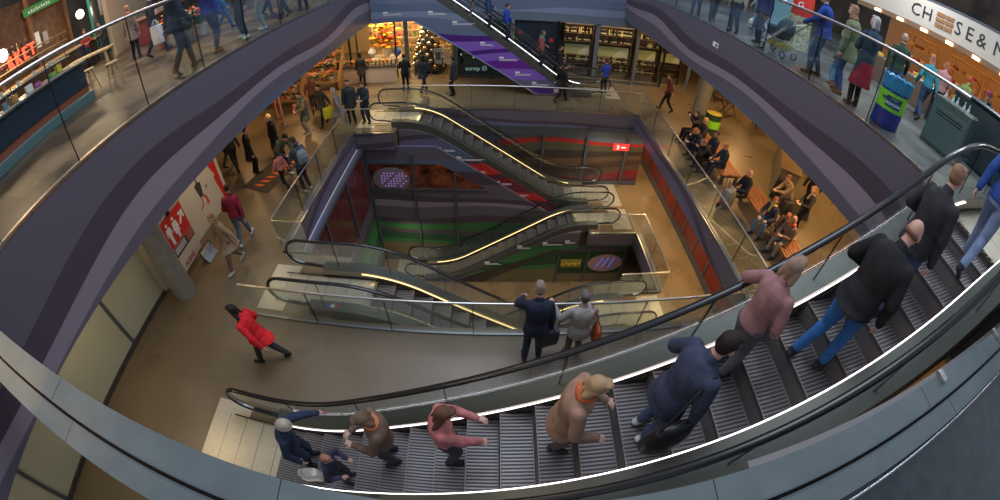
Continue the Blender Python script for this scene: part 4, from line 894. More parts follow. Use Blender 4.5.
for c, nm in (((.9,.65,.03),'yellow'),((.9,.30,.02),'orange'),((.75,.03,.02),'red')):
    b = B()
    for i in range(30):
        a = rnd.random()*2*PI; q = rnd.random()*.85; z = .55+rnd.random()*1.25
        for p in range(6): b.ball((q*math.cos(a)+.08*math.cos(p*1.05), q*.5*math.sin(a)+.08*math.sin(p*1.05), z+.02*(p%2)), (.075,.075,.04), 8, 4)
    o = b.build('blossoms', mat('bloom_'+nm, c, .55), t, True); o['label'] = nm+' blossoms'
for x, c, lb in ((-6.3,(.55,.6,.68),'large clear glass ball vase left on the white block'),(-4.95,(.03,.07,.40),'cobalt blue glass ball vase right on the white block')):
    b = B(); b.lathe([(.06,0),(.17,.08),(.23,.24),(.17,.40),(.09,.45),(.10,.5)], 20); o = b.build('vase', mat('vase_%d' % int(c[2]*99), c, .08), None, True); o.location = (x,19.45,.86); tag(o, lb, 'vase')
b = B()
for i in range(70):
    x = -7.0+rnd.random()*2.2; z = .0
b = B()
t = thing('bauble_tree', 'tall cone tree of silver and gold glass baubles in the shop window', 'christmas tree', (-3.3,19.7,0))
b.lathe([(.86,.15),(.07,2.85),(.001,2.9)], 16); b.build('cone', mat('tree_wire', (.08,.08,.06), .6), t, True)
b = B(); b.lathe([(.001,0),(.3,0),(.3,.15),(.001,.15)], 16); b.build('stand', M_DKW, t)
bb = [B().ball((0,0,0), .095, 10, 7).mesh('bauble', mat('bauble_silver', (.75,.73,.7), .12, 1.), True), B().ball((0,0,0), .08, 10, 7).mesh('bauble', mat('bauble_gold', (.75,.52,.22), .15, 1.), True), B().ball((0,0,0), .085, 10, 7).mesh('bauble', mat('bauble_grey', (.28,.30,.34), .15, 1.), True)]
for i in range(98):
    z = .25+2.55*(i/98)**1.25; r = .88*(1-(z-.15)/2.85)+.08; a = i*2.4
    o = bpy.data.objects.new('bauble', bb[(i*7)%3]); COL.objects.link(o); o.parent = t; o.location = (r*math.cos(a), r*math.sin(a), z); s = 1.05+.6*rnd.random(); o.scale = (s,s,s)
# wooden hearts and baskets right of the tree
for i in range(6):
    x, z = -2.75+.3*(i%3), 1.75+.5*(i//3)
    b = B(); pts = [(.16*math.sin(a)**3*1.2, .16*(.8125*math.cos(a)-.3125*math.cos(2*a)-.125*math.cos(3*a))) for a in [2*PI*j/24 for j in range(24)]]
    b.prism(pts, -.03, .03, 'y', mat('wicker', (.42,.24,.13), .7, noise=.4, nscale=40)); b.tube([(0,0,.1),(0,0,.5)], .004, 4)
    o = b.build('wicker_heart', None, None, True, 50); o.location = (x,19.2,z); tag(o, 'wicker heart hanging in the flower shop window beside the bauble tree', 'decoration', 'wicker hearts in the flower shop')
# back shelving of the flower shop
t = rack('tall lit shelving filled with vases at the back of the flower shop', -7.0, -2.1, 21.2, [(.5,0),(.95,0),(1.4,0),(1.85,0),(2.3,0),(2.75,0)], .35, M_OAK, name='wall_shelving')
b = B(); b.lathe([(.001,0),(.05,0),(.075,.1),(.05,.2),(.06,.26)], 12); vm = [b.mesh('vase', m_, True) for m_ in (mat('white_pot'), mat('amber_glass', (.6,.3,.06), .1), mat('zinc_pot'), mat('terracotta'), mat('moss', (.12,.2,.05), .7))]
for z in (.5,.95,1.4,1.85,2.3):
    for i in range(18):
        o = bpy.data.objects.new('vase', vm[rnd.randrange(5)]); COL.objects.link(o); o.location = (-6.8+i*.27, 21.37, z); s = .8+rnd.random()*.5; o.scale = (s,s,s)
        tag(o, 'small vase in the rows at the back of the flower shop', 'vase', 'vases on the back shelving of the flower shop')
# low white planter table in front with small pots
t = thing('planter_table', 'pale counter along the shop glass behind the far escalator rail', 'table', (-6.2,17.95,0)); b = B(); b.rbox(-1.6,1.6,-.22,.22,.80,.86,.02); b.build('table_top', M_DKW, t)
b = B(); b.rbox(-1.5,1.5,-.17,.17,0,.80,.02); b.build('base', M_CREAM, t)
for i in range(16):
    src = protos[i%4]; o = copy_tree(src); o.location = (-7.7+i*.2, 17.95, .86); o.scale = (.6,.6,.6); tag(o, 'tiny potted bloom on the pale counter along the shop glass', 'potted flower', 'potted flowers on the pale counter')
# card stands right of the tree
for i, (x, c) in enumerate(((-2.75,(.35,.5,.6)),(-2.3,(.62,.6,.55)))):
    t = thing('card_stand', ('pale blue framed card stand beside the wicker hearts' if i == 0 else 'cream framed card stand by the flower shop post'), 'stand', (x,18.95,0)); b = B(); b.rbox(-.19,.19,-.02,.02,.55,1.35,.01); b.build('panel', mat('card_%d' % i, c, .4), t)
    b = B(); b.box(-.12,.12,-.026,-.02,.75,1.15); b.build('print', mat('card_print_%d' % i, (.08,.12,.16) if i == 0 else (.5,.5,.55), .5), t); b = B(); b.tube([(0,0,.55),(0,0,.02)], .015, 6); b.lathe([(.14,0),(.14,.02),(.01,.03)], 12); b.build('foot', M_STEELD, t)
# ---- travel shop with teal glass
b = B(); b.box(-1.75, .8, 18.52, 18.56, 0, Z(3.55)); struct('window_30', b, mat('teal_glass', (.015,.065,.075), .1))
o = text_mesh('europ', .30, mat('shop_letters', (.5,.75,.75), .4, emit=(.5,.8,.8), es=.35), 'lettering_sign', None, Matrix.Translation((-1.0,18.5,.42)) @ Matrix.Rotation(PI/2, 4, 'X')); tag(o, 'pale lettering low on the teal shop glass', 'lettering')
t = thing('round_sign', 'round pale emblem next to the lettering on the teal glass', 'emblem', (-.42,18.5,.44)); b = B(); b.tube([(.11*math.cos(a),0,.11*math.sin(a)) for a in [2*PI*j/24 for j in range(24)]], .012, 6, closed=True); b.build('ring', mat('shop_letters'), t); b = B(); b.tube([(-.06,0,-.05),(0,0,.06),(.06,0,-.05),(-.04,0,.02)], .01, 5); b.build('mark', mat('shop_letters'), t)
for i in range(5):
    b = B(); b.ball((0,0,0), (.05,.012,.05), 10, 6); o = b.build('logo_sign', mat('shop_letters')); o.location = (-1.55+.3*i, 18.5, 1.15+.2*math.sin(i*2.)); tag(o, 'small pale dot printed high on the teal shop glass', 'emblem', 'dots on the teal glass')
# ---- dark panel left of the wine shop
b = B(); b.box(.97, 3.0, 18.5, 18.6, 0, Z(3.55)); struct('wall_dark_panel', b, mat('dark_blue_panel', (.02,.03,.045), .3))
for i, (x, z) in enumerate(((1.25,2.35),(2.75,2.0),(2.15,1.55),(1.5,1.2))):
    b = B(); b.prism([(-.07,-.1),(.07,-.1),(.09,.04),(0,.12),(-.09,.04)], -.01, .01, 'y'); o = b.build('emblem_sign', mat('sign_red')); o.location = (x,18.48,z); tag(o, 'small red emblem on the dark panel beside the wine shop', 'emblem', 'red emblems on the dark panel')
o = text_mesh('Bar Bar', .13, mat('white_print'), 'door_lettering', None, Matrix.Translation((2.0,18.48,1.95)) @ Matrix.Rotation(PI/2, 4, 'X')); bpy.data.objects.remove(o)
# ---- wine shop
b = B(); b.box(3.1, 10.2, 19.5, 19.6, 0, Z(3.55)); struct('wall_wine_back', b, mat('warm_dark_wall', (.11,.075,.045), .6))
wine_z = [.42, .88, 1.90, 2.32]
units = ((3.45,4.95),(5.1,7.05),(7.25,8.6),(8.75,10.1))
for i, (xa_, xb_) in enumerate(units):
    t = thing('wine_shelf', ('wine shelving behind the first bright bay, nearest the escalator','wine shelving in the middle bay under the second shop name','wine shelving in the third bay, next to the printed beam','wine shelving in the darkest bay by the round column')[i], 'shelf', (xa_,19.05,0))
    W = xb_-xa_
    for z in wine_z+[2.78]:
        b = B(); b.rbox(0, W, 0, .38, z-.035, z, .01); b.build('shelf_board', mat('dark_wood', (.03,.02,.014), .6), t)
    for x in (0, W-.04): b = B(); b.box(x, x+.04, 0, .38, 0, 2.9); b.build('side_panel', mat('dark_wood'), t)
    b = B(); b.box(.1, W-.1, .1, .14, 1.20, 1.72, (mat('poster_green', (.32,.36,.20), .5))); b.prism([(.15,1.2),(W*.5,1.2),(W*.75,1.6),(W-.15,1.72),(W-.15,1.2)], .085, .1, 'y', mat('poster_pale', (.45,.47,.40), .5)); b.build('picture_panel', None, t)
    b = B(); b.box(.05, W-.05, .02, .06, 2.80, 2.98, mat('shop_header', (.10,.12,.14), .4)); b.build('header', None, t)
    if i in (0, 1): o = text_mesh('Gall Gall', .20, mat('white_print'), 'shop_name', t, Matrix.Translation((W*.5,.0,2.89)) @ Matrix.Rotation(PI/2, 4, 'X'), bold=.004)
    b = B(); b.box(.1, W-.1, .02, .36, 0, .36, mat('grey_plinth', (.08,.085,.09), .5)); b.build('plinth', None, t)
bm_ = []
for c, capc in (((.012,.02,.012),(.5,.45,.35)),((.02,.012,.01),(.45,.05,.03)),((.30,.26,.12),(.7,.6,.3)),((.015,.015,.02),(.65,.65,.62))):
    b = B(); b.lathe([(.001,0),(.037,.0),(.038,.17),(.032,.20),(.014,.235),(.013,.30)], 10, (0,0,0), mat('bottle_%d' % int(c[0]*999), c, .12)); b.lathe([(.0155,.25),(.0155,.305),(.001,.306)], 10, (0,0,0), mat('cap_%d' % int(capc[0]*99), capc, .4)); b.lathe([(.0385,.06),(.0385,.12)], 10, (0,0,0), mat('bottle_label', (.50,.46,.38), .6)) if c[0] != .02 else None; bm_.append(b.mesh('bottle', None, True))
nb = 0
for (xa_, xb_) in units[:3]:
    for z in wine_z:
        x = xa_+.09
        while x < xb_-.07:
            if rnd.random() < .93:
                o = bpy.data.objects.new('wine_bottle', bm_[rnd.randrange(4)]); COL.objects.link(o); o.location = (x, 19.13, z+.002); o.rotation_euler = (0,0,rnd.random()*6); nb += 1; o.scale = (1,1,.95+.15*rnd.random())
                tag(o, 'wine bottle standing in the lit rows of the wine shop', 'bottle', 'bottles on the wine shelves')
            x += .098
for i in range(16):
    b = B() if i < 4 else None
    if b: b.rbox(0,.30,0,.22,0,.28-.05*(i%2),.01); bxm = (locals().get('bxm') or []) + [b.mesh('box', mat(('gift_yellow','gift_orange','gift_gold','gift_red')[i], ((.8,.5,.04),(.7,.22,.03),(.6,.4,.1),(.5,.05,.03))[i], .4))]
    o = bpy.data.objects.new('gift_box', bxm[i%4]); COL.objects.link(o); o.location = (3.55+i*.34+(.2 if i > 3 else 0)+(.1 if i > 9 else 0), 19.1, 3.0 if False else 2.785); o.scale = (1,1,.0001+.95)
    o.location.z = 2.785 if True else 0
    o.location.y = 19.1; tag(o, 'gold or orange gift box on top of the wine shelving', 'box', 'gift boxes above the wine shelves')
# ---- right: bins, benches, blocks, far stands
def drum(label, loc, r, h, body, bandc, top_m, txt=None, face=0, bag=None):
    t = thing('waste_bin', label, 'bin', loc, face)
    b = B(); b.lathe([(r*.93,0),(r,.02),(r,h*.97),(r*1.03,h*.97),(r*1.03,h),(r*.95,h),(r*.93,h-.06)], 32); b.build('body', body, t, True, 35)
    b = B(); b.lathe([(r*1.012,h*.36),(r*1.012,h*.72)], 32); b.build('band', bandc, t, True)
    if bag:
        b = B(); rings = []
        for z, rr in ((h-.22, r*1.03),(h-.02, r*1.06),(h+.03, r*1.05),(h+.01, r*.9),(h-.14, r*.75)):
            rings.append([((rr+.012*math.sin(j*5+z*20))*math.cos(2*PI*j/40), (rr+.012*math.sin(j*5+z*20))*math.sin(2*PI*j/40), z+.018*math.sin(j*2.3)) for j in range(40)])
        b.loft(rings, cap=False); b.build('liner_bag', bag, t, True, 80)
    else: b = B(); b.lathe([(r*.95,h-.01),(r*.4,h+.02),(.001,h+.02)], 24); b.build('lid', top_m, t, True)
    return t
bd = drum('tall blue drum bin with green band and blue liner on the right market deck', (7.12,4.42,DECK), .31, .92, mat('bin_blue', (.015,.035,.24), .3), mat('bin_green', (.22,.62,.03), .4), None, bag=mat('liner_blue', (.03,.22,.42), .2), face=math.radians(-140))
b = B()
for j in range(9):
    a0 = math.radians(-30+j*7); a1 = math.radians(-30+(j+1)*7)
    b.add([(.316*math.cos(a0),.316*math.sin(a0),.40),(.316*math.cos(a1),.316*math.sin(a1),.40),(.316*math.cos(a1),.316*math.sin(a1),.60),(.316*math.cos(a0),.316*math.sin(a0),.60)], [(0,1,2,3)])
bg_ = b.build('badge', mat('badge_navy', (.01,.05,.12), .4), bd)
def wrap_text(txt, size, m, name, parent, r, ang, z, bold=0):
    o = text_mesh(txt, size, m, name, parent, bold=bold)
    for v in o.data.vertices:
        a = ang + v.co.x/r; q = r+.001+v.co.z; y = v.co.y
        v.co = (q*math.cos(a), q*math.sin(a), z+y)
    return o
wrap_text('SCHOON', .075, mat('badge_text', (.6,.85,.9), .5), 'badge_text', bg_, .317, 0.02, .465, .002)
wrap_text('ROTTERDAM', .026, mat('badge_text'), 'badge_text', bg_, .317, 0.03, .56)
wrap_text('HEEL', .07, mat('badge_navy'), 'band_text', bd, .3145, -.62, .53, .002)
drum('green and yellow waste bin behind the far end of the first bench', (9.15,13.35,0), .36, .95, mat('bin_dark_green', (.015,.05,.03), .35), mat('bin_green'), mat('bin_top_yellow', (.6,.48,.08), .4))
def bench(label, x, y, rz, L, W=.82):
    t = thing('slatted_bench', label, 'bench', (x, y, 0), rz)
    n = 8
    for i in range(n):
        xx = -W/2+i*W/(n-.1); b = B(); b.rbox(xx, xx+W/n*.70, -L/2, L/2, .40, .45, .008); b.build('slat', M_BENCHW, t)
    for y_ in (-L/2+.12, 0, L/2-.12):
        b = B(); b.rbox(-W/2+.05, W/2-.05, y_-.05, y_+.05, .30, .40, .01); b.build('crossbar', M_DKW, t)
    for y_ in (-L/2+.12, L/2-.12):
        for xx in (-W/2+.12, W/2-.12): b = B(); b.rbox(xx-.05, xx+.05, y_-.05, y_+.05, 0, .30, .01); b.build('leg', M_DKW, t)
    return t
bench('first slatted wooden bench, packed with six seated people', 8.02, 11.15, math.radians(-3), 3.5)
bench('second slatted wooden bench nearer the camera, below the standing woman', 8.25, 7.2, math.radians(-4), 3.3)
t = thing('grey_block', 'tall wedge-shaped grey block with wooden top behind the tan sweater', 'counter', (10.55,9.7,0), math.radians(-38)); b = B(); b.prism([(-.35,0),(.35,0),(.42,1.15),(-.30,1.15)], -1.3, 1.9, 'y', mat('block_grey', (.09,.085,.07), .5)); b.build('block', None, t)
b = B(); b.box(-.36,.46,-1.36,1.96,1.15,1.20); b.build('top_board', mat('dark_oak', (.10,.06,.03), .5), t)
b = B(); b.rbox(9.45,10.15,7.9,8.65,0,.44,.03); o = b.build('stone_seat', mat('block_grey')); tag(o, 'low grey seat under the man in the tan sweater', 'seat')
t = thing('shopping_trolley', 'grey wheeled shopping bag with a looped handle by the second bench', 'trolley bag', (7.12,8.25,0), math.radians(20))
b = B(); b.loft([[(w_*math.copysign(abs(math.cos(a))**.5,math.cos(a)), d_*math.copysign(abs(math.sin(a))**.5,math.sin(a)), z) for a in [2*PI*j/20 for j in range(20)]] for z, w_, d_ in ((.1,.17,.12),(.14,.2,.15),(.55,.21,.17),(.68,.17,.12),(.70,.08,.06))]); b.build('bag_body', fab((.17,.18,.19)), t, True, 50)
b = B(); b.tube([(-.12,.17,.1),(-.12,.19,.8),(-.11,.21,1.0),(0,.22,1.07),(.11,.21,1.0),(.12,.19,.8),(.12,.17,.1)], .013, 8); b.build('handle', M_BLACK, t, True)
for s in (-1,1): b = B(); b.lathe([(.001,-.02),(.07,-.02),(.075,0),(.07,.02),(.001,.02)], 16, m=M_BLACK); o = b.build('wheel', None, t, True); o.rotation_euler = (0,PI/2,0); o.location = (s*.17,.14,.075)
for i, (x, y, rz, c) in enumerate(((11.4,15.6,.5,(.05,.045,.04)),(12.6,14.6,.7,(.25,.05,.03)),(11.8,17.2,.2,(.20,.13,.07)))):
    t = thing('market_stand', ('dark folding stand beyond the round column','small red-topped stand by the warm right-hand wall','wooden shop stand far behind the round column')[i], 'stand', (x,y,0), rz)
    b = B(); b.rbox(-.55,.55,-.3,.3,.82,.90,.02); b.build('table_top', mat('stand_%d' % i, c, .5), t)
    for sx in (-1,1):
        b = B(); b.tube([(sx*.5,-.25,.82),(sx*.5,.25,0)], .02, 6); b.tube([(sx*.5,.25,.82),(sx*.5,-.25,0)], .02, 6); b.build('leg', M_BLACK, t)
    b = B(); b.rbox(-.45,.45,.2,.24,.9,1.7,.02); b.build('back_board', mat('stand_back_%d' % i, tuple(v*1.4 for v in c), .5), t)
# ---- left adverts and toilet sign
Wx = -8.21
t = thing('wall_advert', 'cream wall advert with a red zigzag, black numerals and a striding pencil', 'poster', (Wx,7.0,0))
def Pw(name, poly, m, dx=.004): b = B(); b.prism(poly, -.001+dx, dx+.004, 'x', m); return b.build(name, None, t)
Pw('board', [(-1.35,.05),(1.25,.05),(1.25,zb-.05),(-1.35,zb-.05)], M_CREAM, .0)
Pw('red_zigzag', [(1.15,.25),(1.02,.25),(.88,1.1),(.98,1.1),(.72,1.75),(.86,1.75),(.66,2.3),(1.15,2.5)], M_RED)
Pw('pencil', [(.05,.95),(.20,.95),(.28,1.35),(.16,1.40),(.15,2.05),(.11,2.05),(.10,1.42),(-.02,1.36)], mat('graphite', (.05,.045,.04), .6))
Pw('pencil_leg', [(.08,.95),(.02,.72),(-.12,.66),(-.12,.62),(.06,.68),(.12,.95)], M_RED); Pw('pencil_leg', [(.16,.95),(.26,.80),(.22,.60),(.34,.60),(.32,.82),(.20,.98)], M_RED)
for txt, yy, zz, sz in (('8',-.05,2.1,.42),('O',-.75,2.35,.62),('C',.55,2.75,.4),('o',.45,1.1,.2),('o',-.5,1.6,.16)):
    text_mesh(txt, sz, mat('graphite'), 'numeral', t, Matrix.Translation((.008,yy,zz)) @ Matrix.Rotation(PI/2, 4, 'Z') @ Matrix.Rotation(PI/2, 4, 'X'))
t = thing('toilet_sign', 'red toilet sign with two white figures and an arrow, on a clamp rail', 'sign', (-7.70,5.38,0), math.radians(3)); t.scale = (1,.85,.87); TS = t
def Q(name, poly, m, dx): b = B(); b.prism(poly, dx-.004, dx, 'x', m); return b.build(name, None, t)
b = B(); b.box(-.02,0,-.60,.60,.25,2.05,M_CREAM); b.build('board', None, t)
Q('red_field', [(-.58,1.12),(.58,1.12),(.58,2.03),(-.58,2.03)], M_RED, .006)
Q('dark_band', [(-.58,.80),(.58,.80),(.58,1.10),(-.58,1.10)], mat('graphite'), .006)
Q('photo_print', [(.2,.84),(.56,.84),(.56,1.14),(.2,1.14)], mat('photo_red', (.45,.12,.1), .5), .009)
def fig(cy, fem):
    b = B(); b.prism([(cy+.055*math.cos(a), 1.83+.055*math.sin(a)) for a in [2*PI*j/14 for j in range(14)]], .008, .012, 'x')
    body_ = [(cy-.10,1.74),(cy+.10,1.74),(cy+.15,1.50),(cy+.11,1.49),(cy+.075,1.64)]+([(cy+.13,1.36),(cy+.05,1.36)] if fem else [(cy+.065,1.45)])+[(cy+.055,1.18),(cy+.01,1.18),(cy,1.40),(cy-.01,1.18),(cy-.055,1.18)]+([(cy-.05,1.36),(cy-.13,1.36)] if fem else [(cy-.065,1.45)])+[(cy-.075,1.64),(cy-.11,1.49),(cy-.15,1.50)]
    b.prism(body_, .008, .012, 'x'); return b.build('pictogram', mat('white_print'), t)
fig(-.34, False); fig(.0, True)
Q('arrow', [(.20,1.50),(.38,1.72),(.28,1.72),(.28,1.80),(.52,1.80),(.52,1.56),(.45,1.56),(.45,1.66),(.26,1.44)], mat('white_print'), .012)
for txt, yy, zz, sz, m_ in (('ALBAR',-.12,.40,.2,M_RED),('parking info',-.22,1.0,.09,mat('white_print')),('plattegrond',-.25,.88,.10,mat('white_print'))):
    if txt == 'ALBAR': text_mesh('ALBAE', sz, mat('photo_red'), 'lettering', t, Matrix.Translation((.008,yy,zz)) @ Matrix.Rotation(PI/2, 4, 'Z') @ Matrix.Rotation(PI/2, 4, 'X'), bold=.006)
for zz in (1.02,.95,.88):
    Q('text_line', [(-.5,zz),(.1,zz),(.1,zz+.035),(-.5,zz+.035)], mat('white_print'), .010)
b = B(); b.tube([(-.02,-.75,2.08),(-.02,.68,2.08)], .03, 8); b.build('clamp_rail', M_STEEL, t, True); b = B(); b.rbox(-.1,.06,-.14,.0,2.02,2.16,.02); b.build('clamp', M_BLACK, t)
for s in (-.5,.5): b = B(); b.tube([(-.05,s,2.08),(-.05,s,.02)], .018, 8); b.build('post', M_STEELD, t)
t = thing('hand_truck', 'dark bent metal rack leaning by the foot of the toilet sign', 'rack', (-7.45,5.75,0), math.radians(0)); t.scale = (.8,.62,.6); b = B(); b.tube([(0,-.42,.03),(-.02,-.42,.55),(-.1,-.35,.62),(-.1,.35,.62),(-.02,.42,.55),(0,.42,.03)], .02, 8); b.build('frame', M_BLACK, t, True); b = B(); b.add([(.2,-.4,.05),(.2,.4,.05),(-.05,.38,.5),(-.05,-.38,.5),(.22,-.4,.03),(.22,.4,.03),(-.03,.38,.48),(-.03,-.38,.48)], [(0,1,2,3),(4,7,6,5),(0,4,5,1),(1,5,6,2),(2,6,7,3),(3,7,4,0)]); b.build('tray', M_STEELD, t)
t = thing('floor_mat', 'dark entrance mat with an orange-red printed streak on the middle floor', 'mat', (-7.25,9.75,0), math.radians(-14)); b = B(); b.rbox(-.62,.62,-1.05,1.05,.001,.014,.02); b.build('mat', mat('mat_dark', (.06,.045,.04), .9, noise=.3, nscale=60), t)
b = B()
for i in range(7): y = -.85+i*.25; b.add([(-.22+.05*i,y,.0155),(.12+.05*i,y+.04,.0155),(.18+.05*i,y+.17,.0155),(-.12+.05*i,y+.13,.0155)], [(0,1,2,3)])
b.build('printed_streak', mat('mat_orange', (.62,.13,.03), .8), t)
for i, (x, y, h_) in enumerate(((-8.7,13.4,2.5),(-9.4,14.1,2.7))):
    t = thing('standing_banner', ('tall red banner with pale edge, nearer the people' if i == 0 else 'second red banner beside the oak racks'), 'banner', (x,y,0), math.radians(-50)); b = B(); b.rbox(-.3,.3,-.015,.015,.1,h_,.01); b.build('panel', M_RED, t); b = B(); b.box(.3,.36,-.02,.02,.1,h_); b.build('edge_strip', M_CREAM, t); b = B(); b.rbox(-.3,.3,-.15,.15,0,.04,.02); b.build('foot', M_STEELD, t)
# ---- windows and decals on the printed walls
t = thing('oval_picture', 'oval violet picture of house fronts on the dark left wall panel', 'picture', (-3.98,12.60,Z(8.68)))
def oval(mb, rx, rz, y0_, y1_, m): mb.prism([(rx*math.cos(a), rz*math.sin(a)) for a in [2*PI*j/40 for j in range(40)]], y0_, y1_, 'y', m)
b = B(); oval(b, .76, .56, -.035, 0, mat('oval_grey', (.20,.18,.22), .4)); b.build('plate', None, t)
b = B()
for i in range(9):
    for j in range(6):
        x = -.42+i*.125; z = -.34+j*.12
        if (x/.7)**2+(z/.5)**2 < .85 and (i*7+j*3) % 5: b.box(x, x+.075, -.038, -.035, z, z+.075)
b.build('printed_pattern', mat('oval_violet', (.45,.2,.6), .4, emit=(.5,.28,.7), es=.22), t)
t = thing('oval_picture', 'oval rose and blue picture low on the green pit wall', 'picture', (5.0,11.40,Z(12.05)))
b = B(); oval(b, .78, .52, -.035, 0, mat('oval_rose', (.36,.22,.24), .4)); b.build('plate', None, t)
b = B(); 
for i in range(3): b.prism([(-.45+i*.3,-.3),(-.38+i*.3,-.3),(-.1+i*.26,.34),(-.2+i*.26,.34)], -.038, -.035, 'y')
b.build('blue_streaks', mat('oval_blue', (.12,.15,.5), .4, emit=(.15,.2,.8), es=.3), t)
# dark glazing left of the far escalator; lit room behind painted as warm mottling
b = B(); b.prism([(-4.95,Z(7.97)),(-1.95,Z(7.97)),(-.15,Z(9.12)),(-4.95,Z(9.12))], 12.585, 12.605, 'y'); struct('window_31', b, mat('ember_glass', (.16,.045,.02), .1, noise=.9, nscale=2.2))
b = B()
for x in (-4.9,-3.05,-1.4): b.box(x-.045, x+.045, 12.53, 12.6, PIT+.1, Z(7.5) if x < -3 else Z(7.97 if x < -2 else 8.35))
b.box(-4.95,-.1,12.55,12.6,Z(9.18),Z(9.10)); b.box(-4.95,-2.1,12.55,12.6,Z(7.97),Z(7.9))
struct('window_32', b, M_FRAME)
b = B(); b.box(2.9,5.8,11.385,11.40,Z(12.7),Z(11.4)); struct('window_33', b, mat('dark_green_glass', (.012,.04,.02), .1))
b = B()
for x in (2.9,4.15,5.8): b.box(x-.03,x+.03,11.36,11.4,Z(13.3),Z(11.3))
struct('window_34', b, M_FRAME)
t = thing('display_case', 'small case of yellow and orange items lit in the pit wall window', 'display', (3.45,11.33,Z(12.0))); b = B(); b.box(-.45,.45,-.03,.03,-.2,.22); b.build('back_panel', mat('case_olive', (.22,.2,.03), .5), t)
b = B()
for i in range(6): b.ball((-.35+.14*i,-.05,.0+.03*(i%2)), (.05,.03,.08), 8, 6)
b.build('goods', mat('case_orange', (.7,.35,.05), .5), t, True)
# little lit number sign on the far lower glazing
t = thing('level_sign', 'small red lit sign with a white numeral on the lower far glazing', 'sign', (5.65,14.38,Z(8.0))); b = B(); b.rbox(-.36,.36,-.03,.03,-.16,.16,.01); b.build('box', mat('lit_red', (.7,.03,.03), .4, emit=(1,.05,.04), es=.8), t)
text_mesh('2', .26, mat('lit_white', (1,1,1), .4, emit=(1,1,1), es=.8), 'numeral', t, Matrix.Translation((-.16,-.035,0)) @ Matrix.Rotation(PI/2, 4, 'X'), bold=.004); b = B(); b.box(.0,.2,-.036,-.03,-.02,.03); b.build('arrow', mat('lit_white'), t)
# small illegible white captions printed on the claddings
def captions(parent, spots, y, dz=0):
    rnd = random.Random(3)
    for x, z, w_ in spots:
        z -= dz
        b = B(); b.box(x, x+.20, y-.006, y, z, z+.075)
        for r in range(2): b.box(x, x+w_*(.8+.2*rnd.random()), y-.006, y, z-.05-.045*r, z-.032-.045*r)
        b.build('caption', M_WHITE, parent)
captions(ESC['top'][0], [(-4.6,Z(2.5),.9),(-2.7,Z(2.55),.8),(-1.7,Z(3.0),1.0),(-.55,Z(3.9),.6),(.25,Z(4.55),.9),(.95,Z(5.2),.7),(1.7,Z(5.65),.8),(2.7,Z(5.95),.6)], 16.148, .28)
captions(ESC['far'][0], [(-3.2,Z(6.95),1.2),(-2.1,Z(7.0),.8),(-1.35,Z(7.4),1.2),(-.75,Z(7.95),.6),(.15,Z(8.5),.8),(.75,Z(9.05),.8),(1.5,Z(9.75),.8)], 12.748, .38)
captions(ESC['pit'][0], [(1.1,Z(10.75),.6),(2.1,Z(10.55),.9),(3.0,Z(10.45),.5),(-.2,Z(11.7),.7)], 11.248, .2)
captions(None, [], 0)
b = B(); b.box(-.012,-.004,-.16,.16,-.07,.07); b.box(-.02,-.012,-.12,-.02,-.04,.04,M_STEELD); o = b.build('wall_plate', M_WHITE); o.location = (XR,9.9,Z(2.0)); tag(o, 'small white plate fixed on the right printed beam', 'plate')
# ------------------------------------------------------------------ market deck stalls
# hall shell far behind the stalls
M_HALL = mat('hall_wall', (.10,.075,.055), .8, noise=.5, nscale=.6)
b = B(); b.box(-27.3,-27,-12,32,DECK,DECK+9); struct('wall_left_hall', b, M_HALL)
b = B(); b.box(27,27.3,-12,32,DECK,DECK+9); struct('wall_right_hall', b, M_HALL)
b = B(); b.box(-27,27,30,30.3,DECK,DECK+9); struct('wall_far_hall', b, M_HALL)
M_NAVYC = mat('counter_navy', (.012,.028,.045), .3); M_RUST = mat('rust_band', (.22,.055,.025), .5); M_TEALG = mat('teal_metal', (.14,.24,.25), .35, .5)
# bar counter on the left, running towards the viewer
a0 = math.atan2(5.35+3.0, .95)
t = thing('bar_counter', 'long dark navy bar counter with rust kick band on the left market deck', 'counter', (-8.72,5.3,DECK), math.radians(6.5)-0)
# local frame: x towards the aisle (+x), y back along the counter (negative)
L_ = 10.5
b = B(); b.rbox(-.75,0,-L_,0,.34,.86,.02); b.build('front', M_NAVYC, t)
b = B(); b.box(-.70,-.02,-L_,-.02,.20,.34); b.build('kick_band', M_RUST, t)
b = B(); b.rbox(-.70,.10,-L_,.04,.0,.20,.02); b.build('foot_step', M_TEALG, t)
b = B(); b.rbox(-.80,.08,-L_,.06,.86,.91,.02); b.build('worktop', M_STEELD, t)
b = B(); b.rbox(-.80,-.45,-L_,.06,1.12,1.15,.02); b.build('upper_shelf', M_TEALG, t)
for i in range(7): b = B(); b.tube([(-.62,-.3-i*1.6,.91),(-.62,-.3-i*1.6,1.12)], .015, 6); b.build('bracket', M_STEEL, t)
for k in range(3): b = B(); b.tube([(-.3-.0*k,0,1.35+.17*k),(-.3,-L_,1.35+.17*k)], .016, 8); b.build('brass_rail', mat('brass', (.55,.33,.12), .25, 1.), t, True)
for i in range(7): b = B(); b.tube([(-.3,-.2-i*1.7,.91),(-.3,-.2-i*1.7,1.72)], .012, 6); b.build('rail_post', mat('brass'), t)
Mt = Matrix.Translation((-8.72,5.3,DECK)) @ Matrix.Rotation(math.radians(6.5), 4, 'Z')
rnd = random.Random(11)
cols = [(.6,.5,.05),(.15,.35,.08),(.45,.08,.25),(.7,.68,.6),(.5,.25,.06),(.1,.2,.22),(.6,.12,.05),(.35,.1,.35)]
names = ['yellow','green','magenta','white','tan','petrol','red','purple']
